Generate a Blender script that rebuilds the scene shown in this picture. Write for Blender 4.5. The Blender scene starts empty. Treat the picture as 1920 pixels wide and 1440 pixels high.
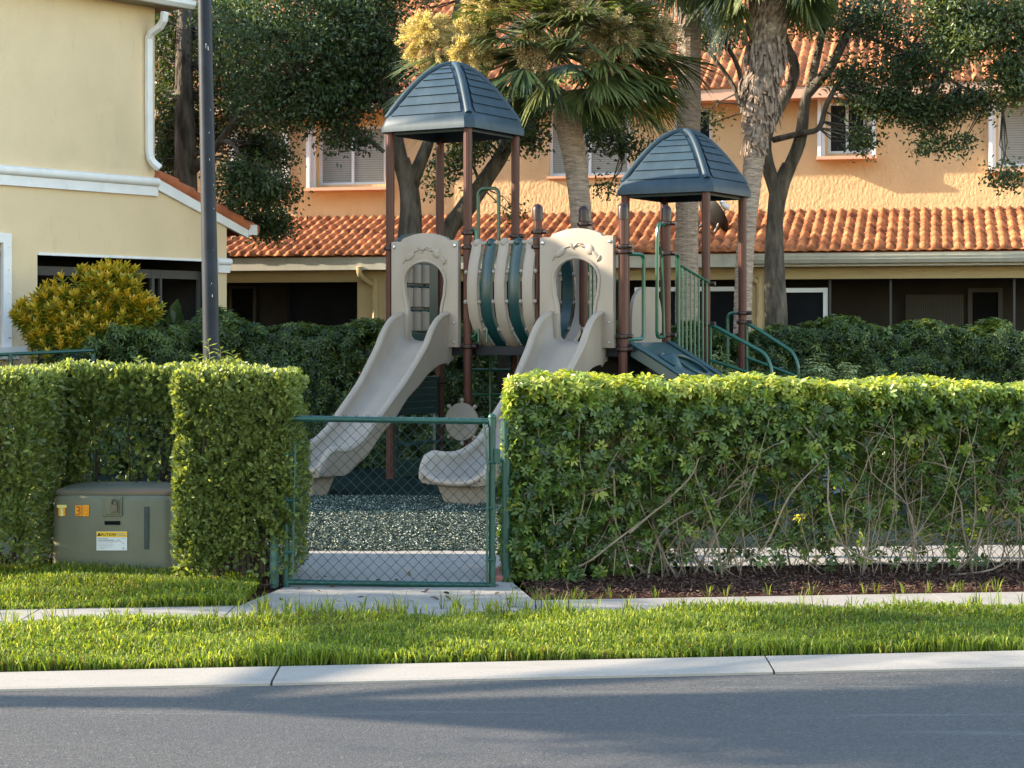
import bpy, bmesh, math, random
import numpy as np
from mathutils import Vector, Matrix
from mathutils.geometry import tessellate_polygon
R = math.radians
rs = np.random.RandomState(7)
random.seed(7)
sc = bpy.context.scene
COL = sc.collection
# ------------------------------------------------------------------ camera
CH = 1.75; F = 3500.0; HZ = 620.0
cam = bpy.data.cameras.new('camera'); co = bpy.data.objects.new('camera', cam); COL.objects.link(co)
co.location = (0, 0, CH); co.rotation_euler = (R(90), 0, 0)
cam.sensor_width = 36; cam.lens = F/1920*36; cam.shift_y = -(720-HZ)/1920; cam.clip_end = 600; cam.clip_start = .1
sc.camera = co
sc.render.resolution_x = 1024; sc.render.resolution_y = 768
# ------------------------------------------------------------------ light
SUN_E, SUN_P = R(23), R(2.5)
s = Vector((-math.cos(SUN_P)*math.cos(SUN_E), math.sin(SUN_P)*math.cos(SUN_E), math.sin(SUN_E)))
w = bpy.data.worlds.new('World'); sc.world = w; w.use_nodes = True
nt = w.node_tree; bg = nt.nodes['Background']; sky = nt.nodes.new('ShaderNodeTexSky')
sky.sky_type = 'NISHITA'; sky.sun_disc = False; sky.sun_elevation = SUN_E; sky.sun_rotation = R(-90)+SUN_P
sky.air_density = 1.25; sky.dust_density = 0.2; sky.ozone_density = 0.0
nt.links.new(sky.outputs[0], bg.inputs[0]); bg.inputs[1].default_value = 0.15
sl = bpy.data.lights.new('sun', 'SUN'); sl.energy = 4.2; sl.angle = R(.55); sl.color = (1, .86, .66)
so = bpy.data.objects.new('sun', sl); COL.objects.link(so); so.rotation_euler = (-s).to_track_quat('-Z', 'Y').to_euler()
so.location = (-20, 0, 20)
sc.view_settings.view_transform = 'Standard'; sc.view_settings.look = 'None'; sc.view_settings.gamma = 1
sc.view_settings.exposure = 2.1
sc.cycles.max_bounces = 6; sc.cycles.transparent_max_bounces = 8
sc.cycles.diffuse_bounces = 3; sc.cycles.glossy_bounces = 2; sc.cycles.transmission_bounces = 3

# ------------------------------------------------------------------ helpers
def P(px, py, Y): return np.array([(px-960)/F*Y, Y, CH+(HZ-py)/F*Y])
def G(px, py):
    Y = F*CH/(py-HZ); return np.array([(px-960)/F*Y, Y, 0.])
MATS = {}
def mat(name, col, rough=.6, spec=.4, noise=0.12, nscale=6, bump=0, bscale=60, col2=None, metal=0, coat=0, stretch=None, detail=4, bdist=.02):
    m = bpy.data.materials.new(name); m.use_nodes = True; n = m.node_tree; b = n.nodes['Principled BSDF']
    b.inputs['Roughness'].default_value = rough; b.inputs['Specular IOR Level'].default_value = spec
    b.inputs['Metallic'].default_value = metal; b.inputs['Coat Weight'].default_value = coat
    tc = n.nodes.new('ShaderNodeTexCoord'); mp = n.nodes.new('ShaderNodeMapping'); n.links.new(tc.outputs['Object'], mp.inputs[0])
    if stretch: mp.inputs['Scale'].default_value = stretch
    no = n.nodes.new('ShaderNodeTexNoise'); no.inputs['Scale'].default_value = nscale; no.inputs['Detail'].default_value = detail
    n.links.new(mp.outputs[0], no.inputs[0])
    rp = n.nodes.new('ShaderNodeValToRGB'); c = np.array(col)
    c2 = np.array(col2) if col2 is not None else c
    rp.color_ramp.elements[0].position = .3; rp.color_ramp.elements[1].position = .7
    rp.color_ramp.elements[0].color = (*np.clip(c*(1-noise), 0, 1), 1); rp.color_ramp.elements[1].color = (*np.clip(c2*(1+noise), 0, 1), 1)
    n.links.new(no.outputs[0], rp.inputs[0]); n.links.new(rp.outputs[0], b.inputs['Base Color'])
    if bump:
        nb = n.nodes.new('ShaderNodeTexNoise'); nb.inputs['Scale'].default_value = bscale; nb.inputs['Detail'].default_value = 5
        n.links.new(mp.outputs[0], nb.inputs[0])
        bu = n.nodes.new('ShaderNodeBump'); bu.inputs['Strength'].default_value = bump; bu.inputs['Distance'].default_value = bdist
        n.links.new(nb.outputs[0], bu.inputs['Height']); n.links.new(bu.outputs[0], b.inputs['Normal'])
    MATS[name] = m; return m
def leafmat(name, cols, trans=.35, rough=.4, spec=.5, tcol=None):
    """colour picked per leaf from a ramp through a face attribute"""
    m = bpy.data.materials.new(name); m.use_nodes = True; n = m.node_tree; b = n.nodes['Principled BSDF']; out = n.nodes['Material Output']
    b.inputs['Roughness'].default_value = rough; b.inputs['Specular IOR Level'].default_value = spec
    at = n.nodes.new('ShaderNodeAttribute'); at.attribute_name = 'rnd'
    rp = n.nodes.new('ShaderNodeValToRGB'); cr = rp.color_ramp
    while len(cr.elements) < len(cols): cr.elements.new(.5)
    for i, c in enumerate(cols): cr.elements[i].position = i/max(1, len(cols)-1); cr.elements[i].color = (*c, 1)
    n.links.new(at.outputs['Fac'], rp.inputs[0]); n.links.new(rp.outputs[0], b.inputs['Base Color'])
    if trans > 0:
        t = n.nodes.new('ShaderNodeBsdfTranslucent'); mx = n.nodes.new('ShaderNodeMixShader'); mx.inputs[0].default_value = trans
        g = n.nodes.new('ShaderNodeMix'); g.data_type = 'RGBA'; g.blend_type = 'MULTIPLY'; g.inputs[0].default_value = 1
        n.links.new(rp.outputs[0], g.inputs[6]); g.inputs[7].default_value = (*(tcol or (2.2, 2.0, .8)), 1)
        n.links.new(g.outputs[2], t.inputs[0]); n.links.new(b.outputs[0], mx.inputs[1]); n.links.new(t.outputs[0], mx.inputs[2])
        n.links.new(mx.outputs[0], out.inputs[0])
    MATS[name] = m; return m
M = MATS
# --- object bookkeeping
def tag(o, label, cat, group=None):
    o['label'] = label; o['category'] = cat
    if group: o['group'] = group
    return o
def thing(name, label, cat, loc, group=None):
    o = bpy.data.objects.new(name, None); COL.objects.link(o); o.location = Vector(loc); o.empty_display_size = .2
    return tag(o, label, cat, group)
def worldloc(o):
    v = Vector(o.location)
    while o.parent: o = o.parent; v += Vector(o.location)
    return v
def link(name, me, m, parent=None, loc=None):
    """mesh is in world coordinates; moved to the parent's (or its own) origin"""
    o = bpy.data.objects.new(name, me); COL.objects.link(o)
    if m is not None: me.materials.append(m)
    if parent is not None:
        o.parent = parent; off = worldloc(parent)
    else:
        if loc is None:
            a = np.empty(len(me.vertices)*3, 'f'); me.vertices.foreach_get('co', a); a = a.reshape(-1, 3)
            loc = ((a[:, 0].min()+a[:, 0].max())/2, (a[:, 1].min()+a[:, 1].max())/2, a[:, 2].min()) if len(a) else (0, 0, 0)
        off = Vector([float(q) for q in loc]); o.location = off
    me.transform(Matrix.Translation(-off))
    return o
def struct(name, me, m, kind='structure'):
    o = link(name, me, m, None, (0, 0, 0)); o['kind'] = kind
    return o
def label_part(o, l): o['label'] = l; return o
def npmesh(name, V, Fa, rnd=None, smooth=False):
    V = np.asarray(V, 'f').reshape(-1, 3); Fa = np.asarray(Fa, 'i'); k = Fa.shape[1]; n = len(Fa)
    me = bpy.data.meshes.new(name); me.vertices.add(len(V)); me.vertices.foreach_set('co', V.ravel())
    me.loops.add(n*k); me.loops.foreach_set('vertex_index', Fa.ravel()); me.polygons.add(n)
    me.polygons.foreach_set('loop_start', np.arange(0, n*k, k, dtype='i')); me.polygons.foreach_set('loop_total', np.full(n, k, 'i'))
    if smooth: me.polygons.foreach_set('use_smooth', np.ones(n, bool))
    me.update(calc_edges=True)
    if rnd is not None:
        a = me.attributes.new('rnd', 'FLOAT', 'FACE'); a.data.foreach_set('value', np.asarray(rnd, 'f'))
    return me
class MB:
    def __init__(s): s.v = []; s.f = []
    def add(s, V, Fs):
        b = len(s.v); s.v += [tuple(float(q) for q in p) for p in V]; s.f += [tuple(b+i for i in f) for f in Fs]
    def box(s, c, size, ax=None):
        """ax: 3 unit axes"""
        c = np.array(c, float); ax = np.eye(3) if ax is None else np.array(ax, float); h = np.array(size)/2
        V = [c+ax[0]*h[0]*i+ax[1]*h[1]*j+ax[2]*h[2]*k for i in (-1, 1) for j in (-1, 1) for k in (-1, 1)]
        s.add(V, [(0, 1, 3, 2), (4, 6, 7, 5), (0, 4, 5, 1), (2, 3, 7, 6), (0, 2, 6, 4), (1, 5, 7, 3)])
    def tube(s, pts, r, seg=10, cap=True, smooth=0, flute=0):
        pts = [np.array(p, float) for p in pts]
        r = list(r) if hasattr(r, '__len__') else [r]*len(pts)
        if smooth:
            q = []; rr = []
            for i in range(len(pts)-1):
                p0 = pts[max(i-1, 0)]; p1 = pts[i]; p2 = pts[i+1]; p3 = pts[min(i+2, len(pts)-1)]
                for k in range(smooth):
                    t = k/smooth
                    q.append(.5*((2*p1)+(-p0+p2)*t+(2*p0-5*p1+4*p2-p3)*t*t+(-p0+3*p1-3*p2+p3)*t**3)); rr.append(r[i]*(1-t)+r[i+1]*t)
            q.append(pts[-1]); rr.append(r[-1]); pts, r = q, rr
        n = len(pts); T = []
        for i in range(n):
            t = pts[min(i+1, n-1)]-pts[max(i-1, 0)]; T.append(t/(np.linalg.norm(t)+1e-9))
        up = np.array([0, 0, 1.]) if abs(T[0][2]) < .9 else np.array([1., 0, 0])
        a = np.cross(T[0], up); a /= np.linalg.norm(a); V = []
        for i in range(n):
            a = a-T[i]*np.dot(a, T[i]); a /= np.linalg.norm(a)+1e-9; b = np.cross(T[i], a)
            for k in range(seg):
                th = 2*math.pi*k/seg; rad = r[i]*(1-flute*(k % 2)); V.append(pts[i]+rad*(a*math.cos(th)+b*math.sin(th)))
        Fs = [(i*seg+k, i*seg+(k+1) % seg, (i+1)*seg+(k+1) % seg, (i+1)*seg+k) for i in range(n-1) for k in range(seg)]
        if cap: Fs += [tuple(range(seg-1, -1, -1)), tuple(range((n-1)*seg, n*seg))]
        s.add(V, Fs)
    def lathe(s, c, prof, seg=20, axis=(0, 0, 1)):
        """prof: list of (radius, height) along axis"""
        ax = np.array(axis, float); ax /= np.linalg.norm(ax); up = np.array([0, 0, 1.]) if abs(ax[2]) < .9 else np.array([1., 0, 0])
        a = np.cross(ax, up); a /= np.linalg.norm(a); b = np.cross(ax, a); c = np.array(c, float); V = []
        for r, h in prof:
            for k in range(seg):
                th = 2*math.pi*k/seg; V.append(c+ax*h+r*(a*math.cos(th)+b*math.sin(th)))
        n = len(prof)
        Fs = [(i*seg+k, i*seg+(k+1) % seg, (i+1)*seg+(k+1) % seg, (i+1)*seg+k) for i in range(n-1) for k in range(seg)]
        Fs += [tuple(range(seg-1, -1, -1)), tuple(range((n-1)*seg, n*seg))]
        s.add(V, Fs)
    def ball(s, c, r, seg=10, sc3=(1, 1, 1)):
        V = []; n = seg//2
        for i in range(n+1):
            ph = math.pi*i/n
            for k in range(seg):
                th = 2*math.pi*k/seg; V.append(np.array(c)+r*np.array([math.sin(ph)*math.cos(th)*sc3[0], math.sin(ph)*math.sin(th)*sc3[1], math.cos(ph)*sc3[2]]))
        s.add(V, [(i*seg+k, (i+1)*seg+k, (i+1)*seg+(k+1) % seg, i*seg+(k+1) % seg) for i in range(n) for k in range(seg)])
    def prism(s, poly, O, A, B, D):
        """polygon (a,b) in plane O + a A + b B, extruded by vector D"""
        O = np.array(O, float); A = np.array(A, float); B = np.array(B, float); D = np.array(D, float); n = len(poly)
        V = [O+a*A+b*B for a, b in poly]; V += [v+D for v in V]
        tr = tessellate_polygon([[Vector((a, b, 0)) for a, b in poly]])
        Fs = [tuple(t) for t in tr]+[tuple(n+i for i in reversed(t)) for t in tr]
        Fs += [(i, (i+1) % n, n+(i+1) % n, n+i) for i in range(n)]
        s.add(V, Fs)
    def sheet(s, pts): s.add(pts, [tuple(range(len(pts)))])
    def mesh(s, name, smooth=False, bevel=0, subsurf=0, angle=35):
        me = bpy.data.meshes.new(name); me.from_pydata(s.v, [], s.f); me.update()
        bm = bmesh.new(); bm.from_mesh(me)
        bmesh.ops.remove_doubles(bm, verts=bm.verts, dist=1e-5)
        bmesh.ops.recalc_face_normals(bm, faces=bm.faces)
        if bevel:
            ed = [e for e in bm.edges if len(e.link_faces) == 2 and e.calc_face_angle(0) > R(angle)]
            try: bmesh.ops.bevel(bm, geom=ed, offset=bevel, segments=2, affect='EDGES', profile=.6, clamp_overlap=True)
            except Exception: pass
        bm.to_mesh(me); bm.free()
        if smooth:
            me.polygons.foreach_set('use_smooth', np.ones(len(me.polygons), bool))
            try: me.set_sharp_from_angle(angle=R(40))
            except Exception: pass
        return me
    def build(s, name, m, parent=None, smooth=False, bevel=0, angle=35, loc=None):
        return link(name, s.mesh(name, smooth, bevel, 0, angle), m, parent, loc)
def unit(v): return v/(np.linalg.norm(v, axis=-1, keepdims=True)+1e-9)
def rdir(n): return unit(rs.normal(size=(n, 3)))
def leafmesh(name, C, A, N, L, W, oval=True, fold=.25, droop=.15, rnd=None):
    """C base points, A axis, N rough normal, L, W arrays"""
    n = len(C); A = unit(A); B = unit(np.cross(A, N)); N = np.cross(B, A)
    L = np.broadcast_to(np.asarray(L, float), (n,))[:, None]; W = np.broadcast_to(np.asarray(W, float), (n,))[:, None]
    tip = C+A*L-N*L*droop; f = N*W*fold
    if oval:
        p1 = C+A*L*.32+N*0; p2 = C+A*L*.72-N*L*droop*.45
        V = np.stack([C, p1+B*W*.5+f, p2+B*W*.42+f, tip, p2-B*W*.42+f, p1-B*W*.5+f], 1)
        base = np.arange(n)[:, None]*6
        Fa = np.concatenate([base+np.array([0, 1, 2, 3]), base+np.array([0, 3, 4, 5])], 1).reshape(-1, 4)
    else:
        p1 = C+A*L*.45
        V = np.stack([C, p1+B*W*.5+f, tip, p1-B*W*.5+f], 1)
        base = np.arange(n)[:, None]*4
        Fa = np.concatenate([base+np.array([0, 1, 2]), base+np.array([0, 2, 3])], 1).reshape(-1, 3)
    if rnd is None: rnd = rs.rand(n)
    return npmesh(name, V, Fa, np.repeat(rnd, 2))
def whorls(C, D, n=7, L=.06, W=.022, drop=.10, rnd=None):
    """compound leaves: n leaflets spread round each centre, facing D"""
    N = len(C); D = unit(D); up = np.where(np.abs(D[:, 2:3]) < .9, np.array([[0, 0, 1.]]), np.array([[1., 0, 0]]))
    a = unit(np.cross(D, up)); b = np.cross(D, a); th0 = rs.rand(N)*6.28
    cs = []; ax = []; nn = []; ll = []; rr = []
    sz = rs.uniform(.7, 1.2, N); rn = rs.rand(N) if rnd is None else rnd
    for k in range(n):
        th = th0+6.283*k/n+rs.normal(0, .12, N)
        r = a*np.cos(th)[:, None]+b*np.sin(th)[:, None]
        cs.append(C+r*.006); ax.append(r-D*drop+rs.normal(0, .12, (N, 3))); nn.append(D+r*drop); ll.append(L*sz*rs.uniform(.8, 1.1, N)); rr.append(np.clip(rn+rs.normal(0, .06, N), 0, 1))
    return [np.concatenate(q) for q in (cs, ax, nn, ll, rr)]

# ------------------------------------------------------------------ materials
mat('asphalt', (.062, .068, .085), .85, .3, .28, 220, .5, 260, bdist=.006, detail=2)
mat('kerb', (.29, .26, .23), .9, .2, .09, 90, .3, 200, bdist=.004)
mat('concrete', (.27, .245, .22), .9, .2, .08, 14, .25, 150, bdist=.004)
mat('soil', (.045, .03, .02), 1, .1, .4, 30, .8, 60)
mat('mulch_bed', (.045, .018, .012), 1, .1, .5, 60, 1, 80, bdist=.03)
mat('rubber', (.018, .030, .027), .95, .05, .5, 80, 1, 90, bdist=.03)
mat('yellow_stucco', (.66, .52, .335), .95, .1, .05, 1.3, .7, 75, bdist=.010)
mat('orange_stucco', (.62, .42, .225), .95, .1, .08, 1.6, .6, 22, bdist=.03, stretch=(1, 1, .6))
mat('beige_stucco', (.44, .34, .19), .95, .1, .07, 1.5, .4, 60, bdist=.012)
mat('white_trim', (.72, .72, .72), .6, .3, .05, 5, .15, 40, bdist=.004)
mat('pink_sill', (.62, .36, .24), .7, .3, .05, 5)
mat('gutter', (.42, .40, .34), .5, .4, .08, 3)
mat('soffit', (.36, .31, .22), .9, .2, .1, 2)
mat('tile', (.27, .085, .036), .7, .2, .42, 3.1, .3, 50, col2=(.44, .17, .07), bdist=.006)
mat('tile_edge', (.40, .13, .06), .8, .2, .25, 4, .3, 50)
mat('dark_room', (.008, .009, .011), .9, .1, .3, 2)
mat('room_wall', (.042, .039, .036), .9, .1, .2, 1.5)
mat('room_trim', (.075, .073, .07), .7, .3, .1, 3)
mat('white_frame', (.66, .68, .70), .5, .4, .04, 4)
mat('blind', (.34, .32, .27), .6, .3, .05, 8)
mat('glass_dark', (.010, .011, .013), .25, .15, .1, 2)
mat('post_brown', (.070, .023, .016), .40, .25, .12, 5)
mat('clamp_brown', (.026, .010, .009), .35, .35, .15, 8)
mat('bolt', (.5, .5, .5), .3, .6, .1, 9, metal=.9)
mat('beige_plastic', (.285, .235, .19), .5, .4, .06, 5, .06, 18, stretch=(1, 1, .35))
mat('roof_blue', (.017, .036, .052), .5, .35, .12, 4, .12, 120, bdist=.003)
mat('teal_plastic', (.005, .034, .036), .35, .5, .12, 5)
mat('green_plate', (.014, .042, .044), .35, .5, .12, 5)
mat('green_tube', (.004, .070, .038), .3, .6, .1, 8)
mat('fence_green', (.004, .048, .036), .42, .5, .18, 9)
mat('fence_old', (.07, .14, .115), .7, .3, .35, 14)
mat('wire_green', (.008, .032, .028), .5, .4, .15, 30)
mat('deck_dark', (.012, .012, .014), .7, .3, .2, 9)
mat('lamp_black', (.013, .017, .026), .5, .18, .3, 7, .15, 60, bdist=.003)
mat('chip_white', (.7, .7, .68), .8, .2, .05, 5)
mat('box_green', (.15, .15, .10), .5, .35, .14, 3.5, .06, 50)
mat('box_dark', (.05, .065, .06), .6, .3, .1, 8)
mat('padlock', (.12, .10, .08), .45, .5, .2, 30, metal=.5)
mat('sticker_orange', (.9, .36, .02), .5, .3, .05, 20)
mat('sticker_pale', (.85, .72, .25), .5, .3, .05, 20)
mat('sticker_red', (.55, .13, .01), .5, .3, .05, 20)
mat('sticker_white', (.75, .75, .76), .5, .3, .03, 20)
mat('sticker_yellow', (.88, .55, .04), .5, .3, .03, 20)
mat('ink', (.03, .02, .015), .6, .2, .05, 20)
mat('ink_grey', (.30, .30, .32), .6, .2, .05, 20)
mat('dish_grey', (.014, .013, .013), .6, .3, .1, 5)
mat('bin_brown', (.035, .022, .018), .6, .3, .2, 8)
mat('brick', (.24, .10, .08), .9, .2, .2, 20, .4, 60)
mat('bark_oak', (.10, .085, .068), .95, .1, .6, 9, 1, 22, stretch=(1, 1, .28), bdist=.05)
mat('bark_palm', (.38, .29, .23), .95, .1, .3, 12, 1, 20, stretch=(.5, .5, 2.4), bdist=.05)
mat('twig', (.205, .16, .115), .9, .2, .35, 12)
mat('twig_dark', (.06, .048, .035), .9, .2, .3, 12)
mat('boot', (.22, .165, .13), .9, .1, .6, 14)
leafmat('leaf_boxwood', [(.045, .068, .020), (.090, .125, .034), (.15, .19, .052), (.27, .31, .10)], .35, spec=.45)
leafmat('leaf_schefflera', [(.024, .048, .012), (.052, .094, .020), (.105, .165, .028), (.22, .28, .045), (.38, .38, .08)], .35, rough=.33, spec=.5)
leafmat('leaf_rear', [(.014, .030, .009), (.032, .060, .015), (.070, .11, .022), (.16, .21, .045)], .25, rough=.4, spec=.4)
leafmat('leaf_pale', [(.08, .13, .05), (.24, .28, .13), (.42, .44, .24)], .25)
leafmat('leaf_oak', [(.016, .032, .012), (.034, .060, .020), (.07, .11, .035)], .25, rough=.5)
leafmat('leaf_oak_sunlit', [(.030, .050, .018), (.06, .09, .03), (.11, .14, .05)], .3, rough=.4)  # paler copy of the oak leaf, sunlight put into its colour
leafmat('leaf_croton', [(.04, .09, .014), (.12, .17, .02), (.36, .30, .02), (.62, .38, .03)], .25)
leafmat('grass', [(.13, .10, .035), (.065, .11, .014), (.125, .185, .024), (.20, .26, .036), (.38, .39, .10)], .45, rough=.5, spec=.25, tcol=(1.9, 1.7, .6))
leafmat('palm_leaf', [(.028, .050, .020), (.06, .09, .034), (.13, .155, .05), (.24, .23, .08)], .22, rough=.4)
leafmat('palm_flower', [(.28, .22, .10), (.46, .38, .18), (.62, .54, .30)], .3, rough=.8)
leafmat('palm_seed', [(.22, .155, .08), (.36, .28, .15), (.50, .43, .28)], .2, rough=.8)
leafmat('rubber_chip', [(.008, .016, .013), (.016, .030, .024), (.035, .052, .042), (.11, .14, .11), (.50, .50, .40)], 0, rough=.85, spec=.15)
leafmat('mulch_chip', [(.02, .007, .005), (.045, .016, .011), (.08, .032, .02), (.12, .075, .045)], 0, rough=.9)
leafmat('dead_leaf', [(.03, .02, .012), (.08, .05, .03), (.16, .10, .05)], 0, rough=.9)

def addlayer(n, bs, scale, stretch, lo, hi, col, fac):
    src = bs.inputs['Base Color'].links[0].from_socket
    mp = n.nodes.new('ShaderNodeMapping'); mp.inputs['Scale'].default_value = stretch; mp.inputs['Rotation'].default_value = (0, 0, -math.atan(SL))
    no = n.nodes.new('ShaderNodeTexNoise'); no.inputs['Scale'].default_value = scale; no.inputs['Detail'].default_value = 6; no.inputs['Roughness'].default_value = .65
    rp = n.nodes.new('ShaderNodeValToRGB'); rp.color_ramp.elements[0].position = lo; rp.color_ramp.elements[1].position = hi
    rp.color_ramp.elements[0].color = (0, 0, 0, 1); rp.color_ramp.elements[1].color = (fac, fac, fac, 1)
    mx = n.nodes.new('ShaderNodeMix'); mx.data_type = 'RGBA'; mx.inputs[7].default_value = (*col, 1)
    n.links.new(n.nodes['Texture Coordinate'].outputs['Object'], mp.inputs[0]); n.links.new(mp.outputs[0], no.inputs[0]); n.links.new(no.outputs[0], rp.inputs[0])
    n.links.new(rp.outputs[0], mx.inputs[0]); n.links.new(src, mx.inputs[6]); n.links.new(mx.outputs[2], bs.inputs['Base Color'])
def stain(mn, scale, stretch, lo, hi, col, fac):
    addlayer(M[mn].node_tree, M[mn].node_tree.nodes['Principled BSDF'], scale, stretch, lo, hi, col, fac)
SL = .12
# the street's edges run along (1, SL)
stain('yellow_stucco', 1.1, (1, 1, .35), .50, .75, (.50, .40, .24), .35)
stain('yellow_stucco', 9, (1, 1, .25), .60, .72, (.45, .36, .22), .25)
stain('orange_stucco', 1.4, (1, 1, .4), .50, .75, (.48, .33, .20), .35)
stain('beige_plastic', 4, (1, 1, .3), .52, .72, (.24, .20, .15), .45)
stain('beige_plastic', 30, (1, 1, .2), .60, .70, (.22, .18, .13), .35)
stain('roof_blue', 6, (1, 1, .3), .50, .75, (.05, .07, .085), .5)
stain('box_green', 5, (1, 1, .3), .55, .75, (.17, .14, .10), .55)
stain('white_trim', 3, (1, 1, .3), .55, .75, (.45, .44, .40), .4)
stain('concrete', 2.2, (1, 1, 1), .50, .70, (.17, .165, .155), .5)
stain('gutter', 5, (1, 1, .3), .5, .75, (.24, .22, .18), .5)
# ------------------------------------------------------------------ ground
def strip(name, x0, x1, c0, c1, z, m, z0=None):
    b = MB(); z0 = z if z0 is None else z0
    b.sheet([(x0, c0+SL*x0, z0), (x1, c0+SL*x1, z0), (x1, c1+SL*x1, z), (x0, c1+SL*x0, z)])
    return struct(name, b.mesh(name), m)
b = MB(); b.sheet([(-150, -60, -.09), (150, -60, -.09), (150, 260, -.09), (-150, 260, -.09)]); struct('ground', b.mesh('ground'), M['soil'])
# road with faint pale scuffs
m = mat('road', (.066, .061, .057), .8, .35, .40, 75, .9, 120, bdist=.006, detail=2)
n = m.node_tree; bs = n.nodes['Principled BSDF']; tc = n.nodes['Texture Coordinate']
addlayer(n, bs, 2.2, (.10, 2.2, 1), .60, .74, (.17, .165, .155), .8)
addlayer(n, bs, 62, (1, 1, 1), .58, .66, (.17, .165, .16), .9)
addlayer(n, bs, .35, (.25, 1, 1), .40, .65, (.045, .046, .052), .5)
stain('road', 12, (.6, 1, 1), .54, .70, (.038, .038, .040), .40)
strip('road', -60, 60, -2, 9.50, -.02, m)
addlayer(M['kerb'].node_tree, M['kerb'].node_tree.nodes['Principled BSDF'], 110, (1, 1, 1), .58, .64, (.18, .17, .155), .7)
addlayer(M['kerb'].node_tree, M['kerb'].node_tree.nodes['Principled BSDF'], 1.3, (.4, 2, 1), .52, .75, (.22, .20, .165), .5)
stain('kerb', 5, (.5, 3, 1), .56, .70, (.19, .17, .14), .5)
stain('kerb', .9, (1, 2, 1), .5, .7, (.23, .20, .165), .4)
# kerb: ribbon of cast segments with open joints, its lip slightly above the asphalt
b = MB()
joints = [-40, -30, -20, -12, -7.2, -4.1, -1.2, 1.35, 3.9, 6.5, 9, 12, 20, 30, 40]
for i in range(len(joints)-1):
    x0 = joints[i]+.006; x1 = joints[i+1]-.006
    pr = [(9.45, -.06), (9.45, -.008), (9.47, .000), (9.79, .016), (9.82, .008), (9.82, -.06)]
    V = [(x, c+SL*x+.35*(x-joints[i]-.0)*0, z) for x in (x0, x1) for c, z in pr]
    b.add(V, [(k, (k+1) % 6, 6+(k+1) % 6, 6+k) for k in range(6)]+[(0, 1, 2, 3, 4, 5), (11, 10, 9, 8, 7, 6)])
struct('kerb', b.mesh('kerb'), M['kerb'])
strip('lawn_soil', -30, 30, 9.82, 11.75, 0, M['soil'])
# mow strip / narrow pavement with joints
b = MB(); js = [-14, -11, -8, -5.9, -4.1, -2.95, 1.52, 2.77, 4.0, 5.3, 8, 12, 16]
js = [-14, -11, -8, -5.9, -4.1, -2.95, -1.75, 0.15, 1.52, 2.77, 4.0, 5.3, 8, 12, 16]
for i in range(len(js)-1):
    x0 = js[i]+.005; x1 = js[i+1]-.005
    V = [(x, c+SL*x, z) for x in (x0, x1) for c, z in ((11.12, -.05), (11.12, .012), (12.02, .012), (12.02, -.05))]
    b.add(V, [(k, (k+1) % 4, 4+(k+1) % 4, 4+k) for k in range(4)]+[(0, 1, 2, 3), (7, 6, 5, 4)])
struct('pavement', b.mesh('pavement'), M['concrete'])
b = MB(); b.sheet([(-1.72, 12.02-1.72*SL, .012), (.14, 12.02+.14*SL, .012), (.0, 12.9, .012), (.02, 14.75, .012), (-1.95, 14.75, .012), (-1.52, 12.75, .012)])
struct('gate_path', b.mesh('gate_path'), M['concrete'])
b = MB(); b.sheet([(.02, 13.62, .012), (14, 13.62+14*.1, .012), (14, 14.75+14*.1, .012), (.02, 14.75, .012)])
struct('inner_path', b.mesh('inner_path'), M['concrete'])
b = MB(); b.sheet([(-30, 12.02-30*SL, -.004), (-1.72, 12.02-1.72*SL, -.004), (-1.55, 12.8, -.004), (-1.62, 14.5, -.004), (-30, 14.5, -.004)])
struct('left_bed', b.mesh('left_bed'), M['mulch_bed'])
b = MB(); b.sheet([(.14, 12.02+.14*SL, -.002), (20, 12.02+20*SL, -.002), (20, 13.62+2, -.002), (.02, 13.62, -.002)])
struct('right_bed', b.mesh('right_bed'), M['mulch_bed'])
b = MB(); b.sheet([(-9, 14.0, 0.004), (14, 14.0, 0.004), (14, 24.2, .004), (-9, 26.5, .004)])
struct('playground_surface', b.mesh('playground_surface'), M['rubber'])
b = MB(); b.sheet([(-60, 14.45, -.03), (60, 14.45, -.03), (60, 60, -.03), (-60, 60, -.03)])
struct('rear_ground', b.mesh('rear_ground'), M['soil'])

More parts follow.
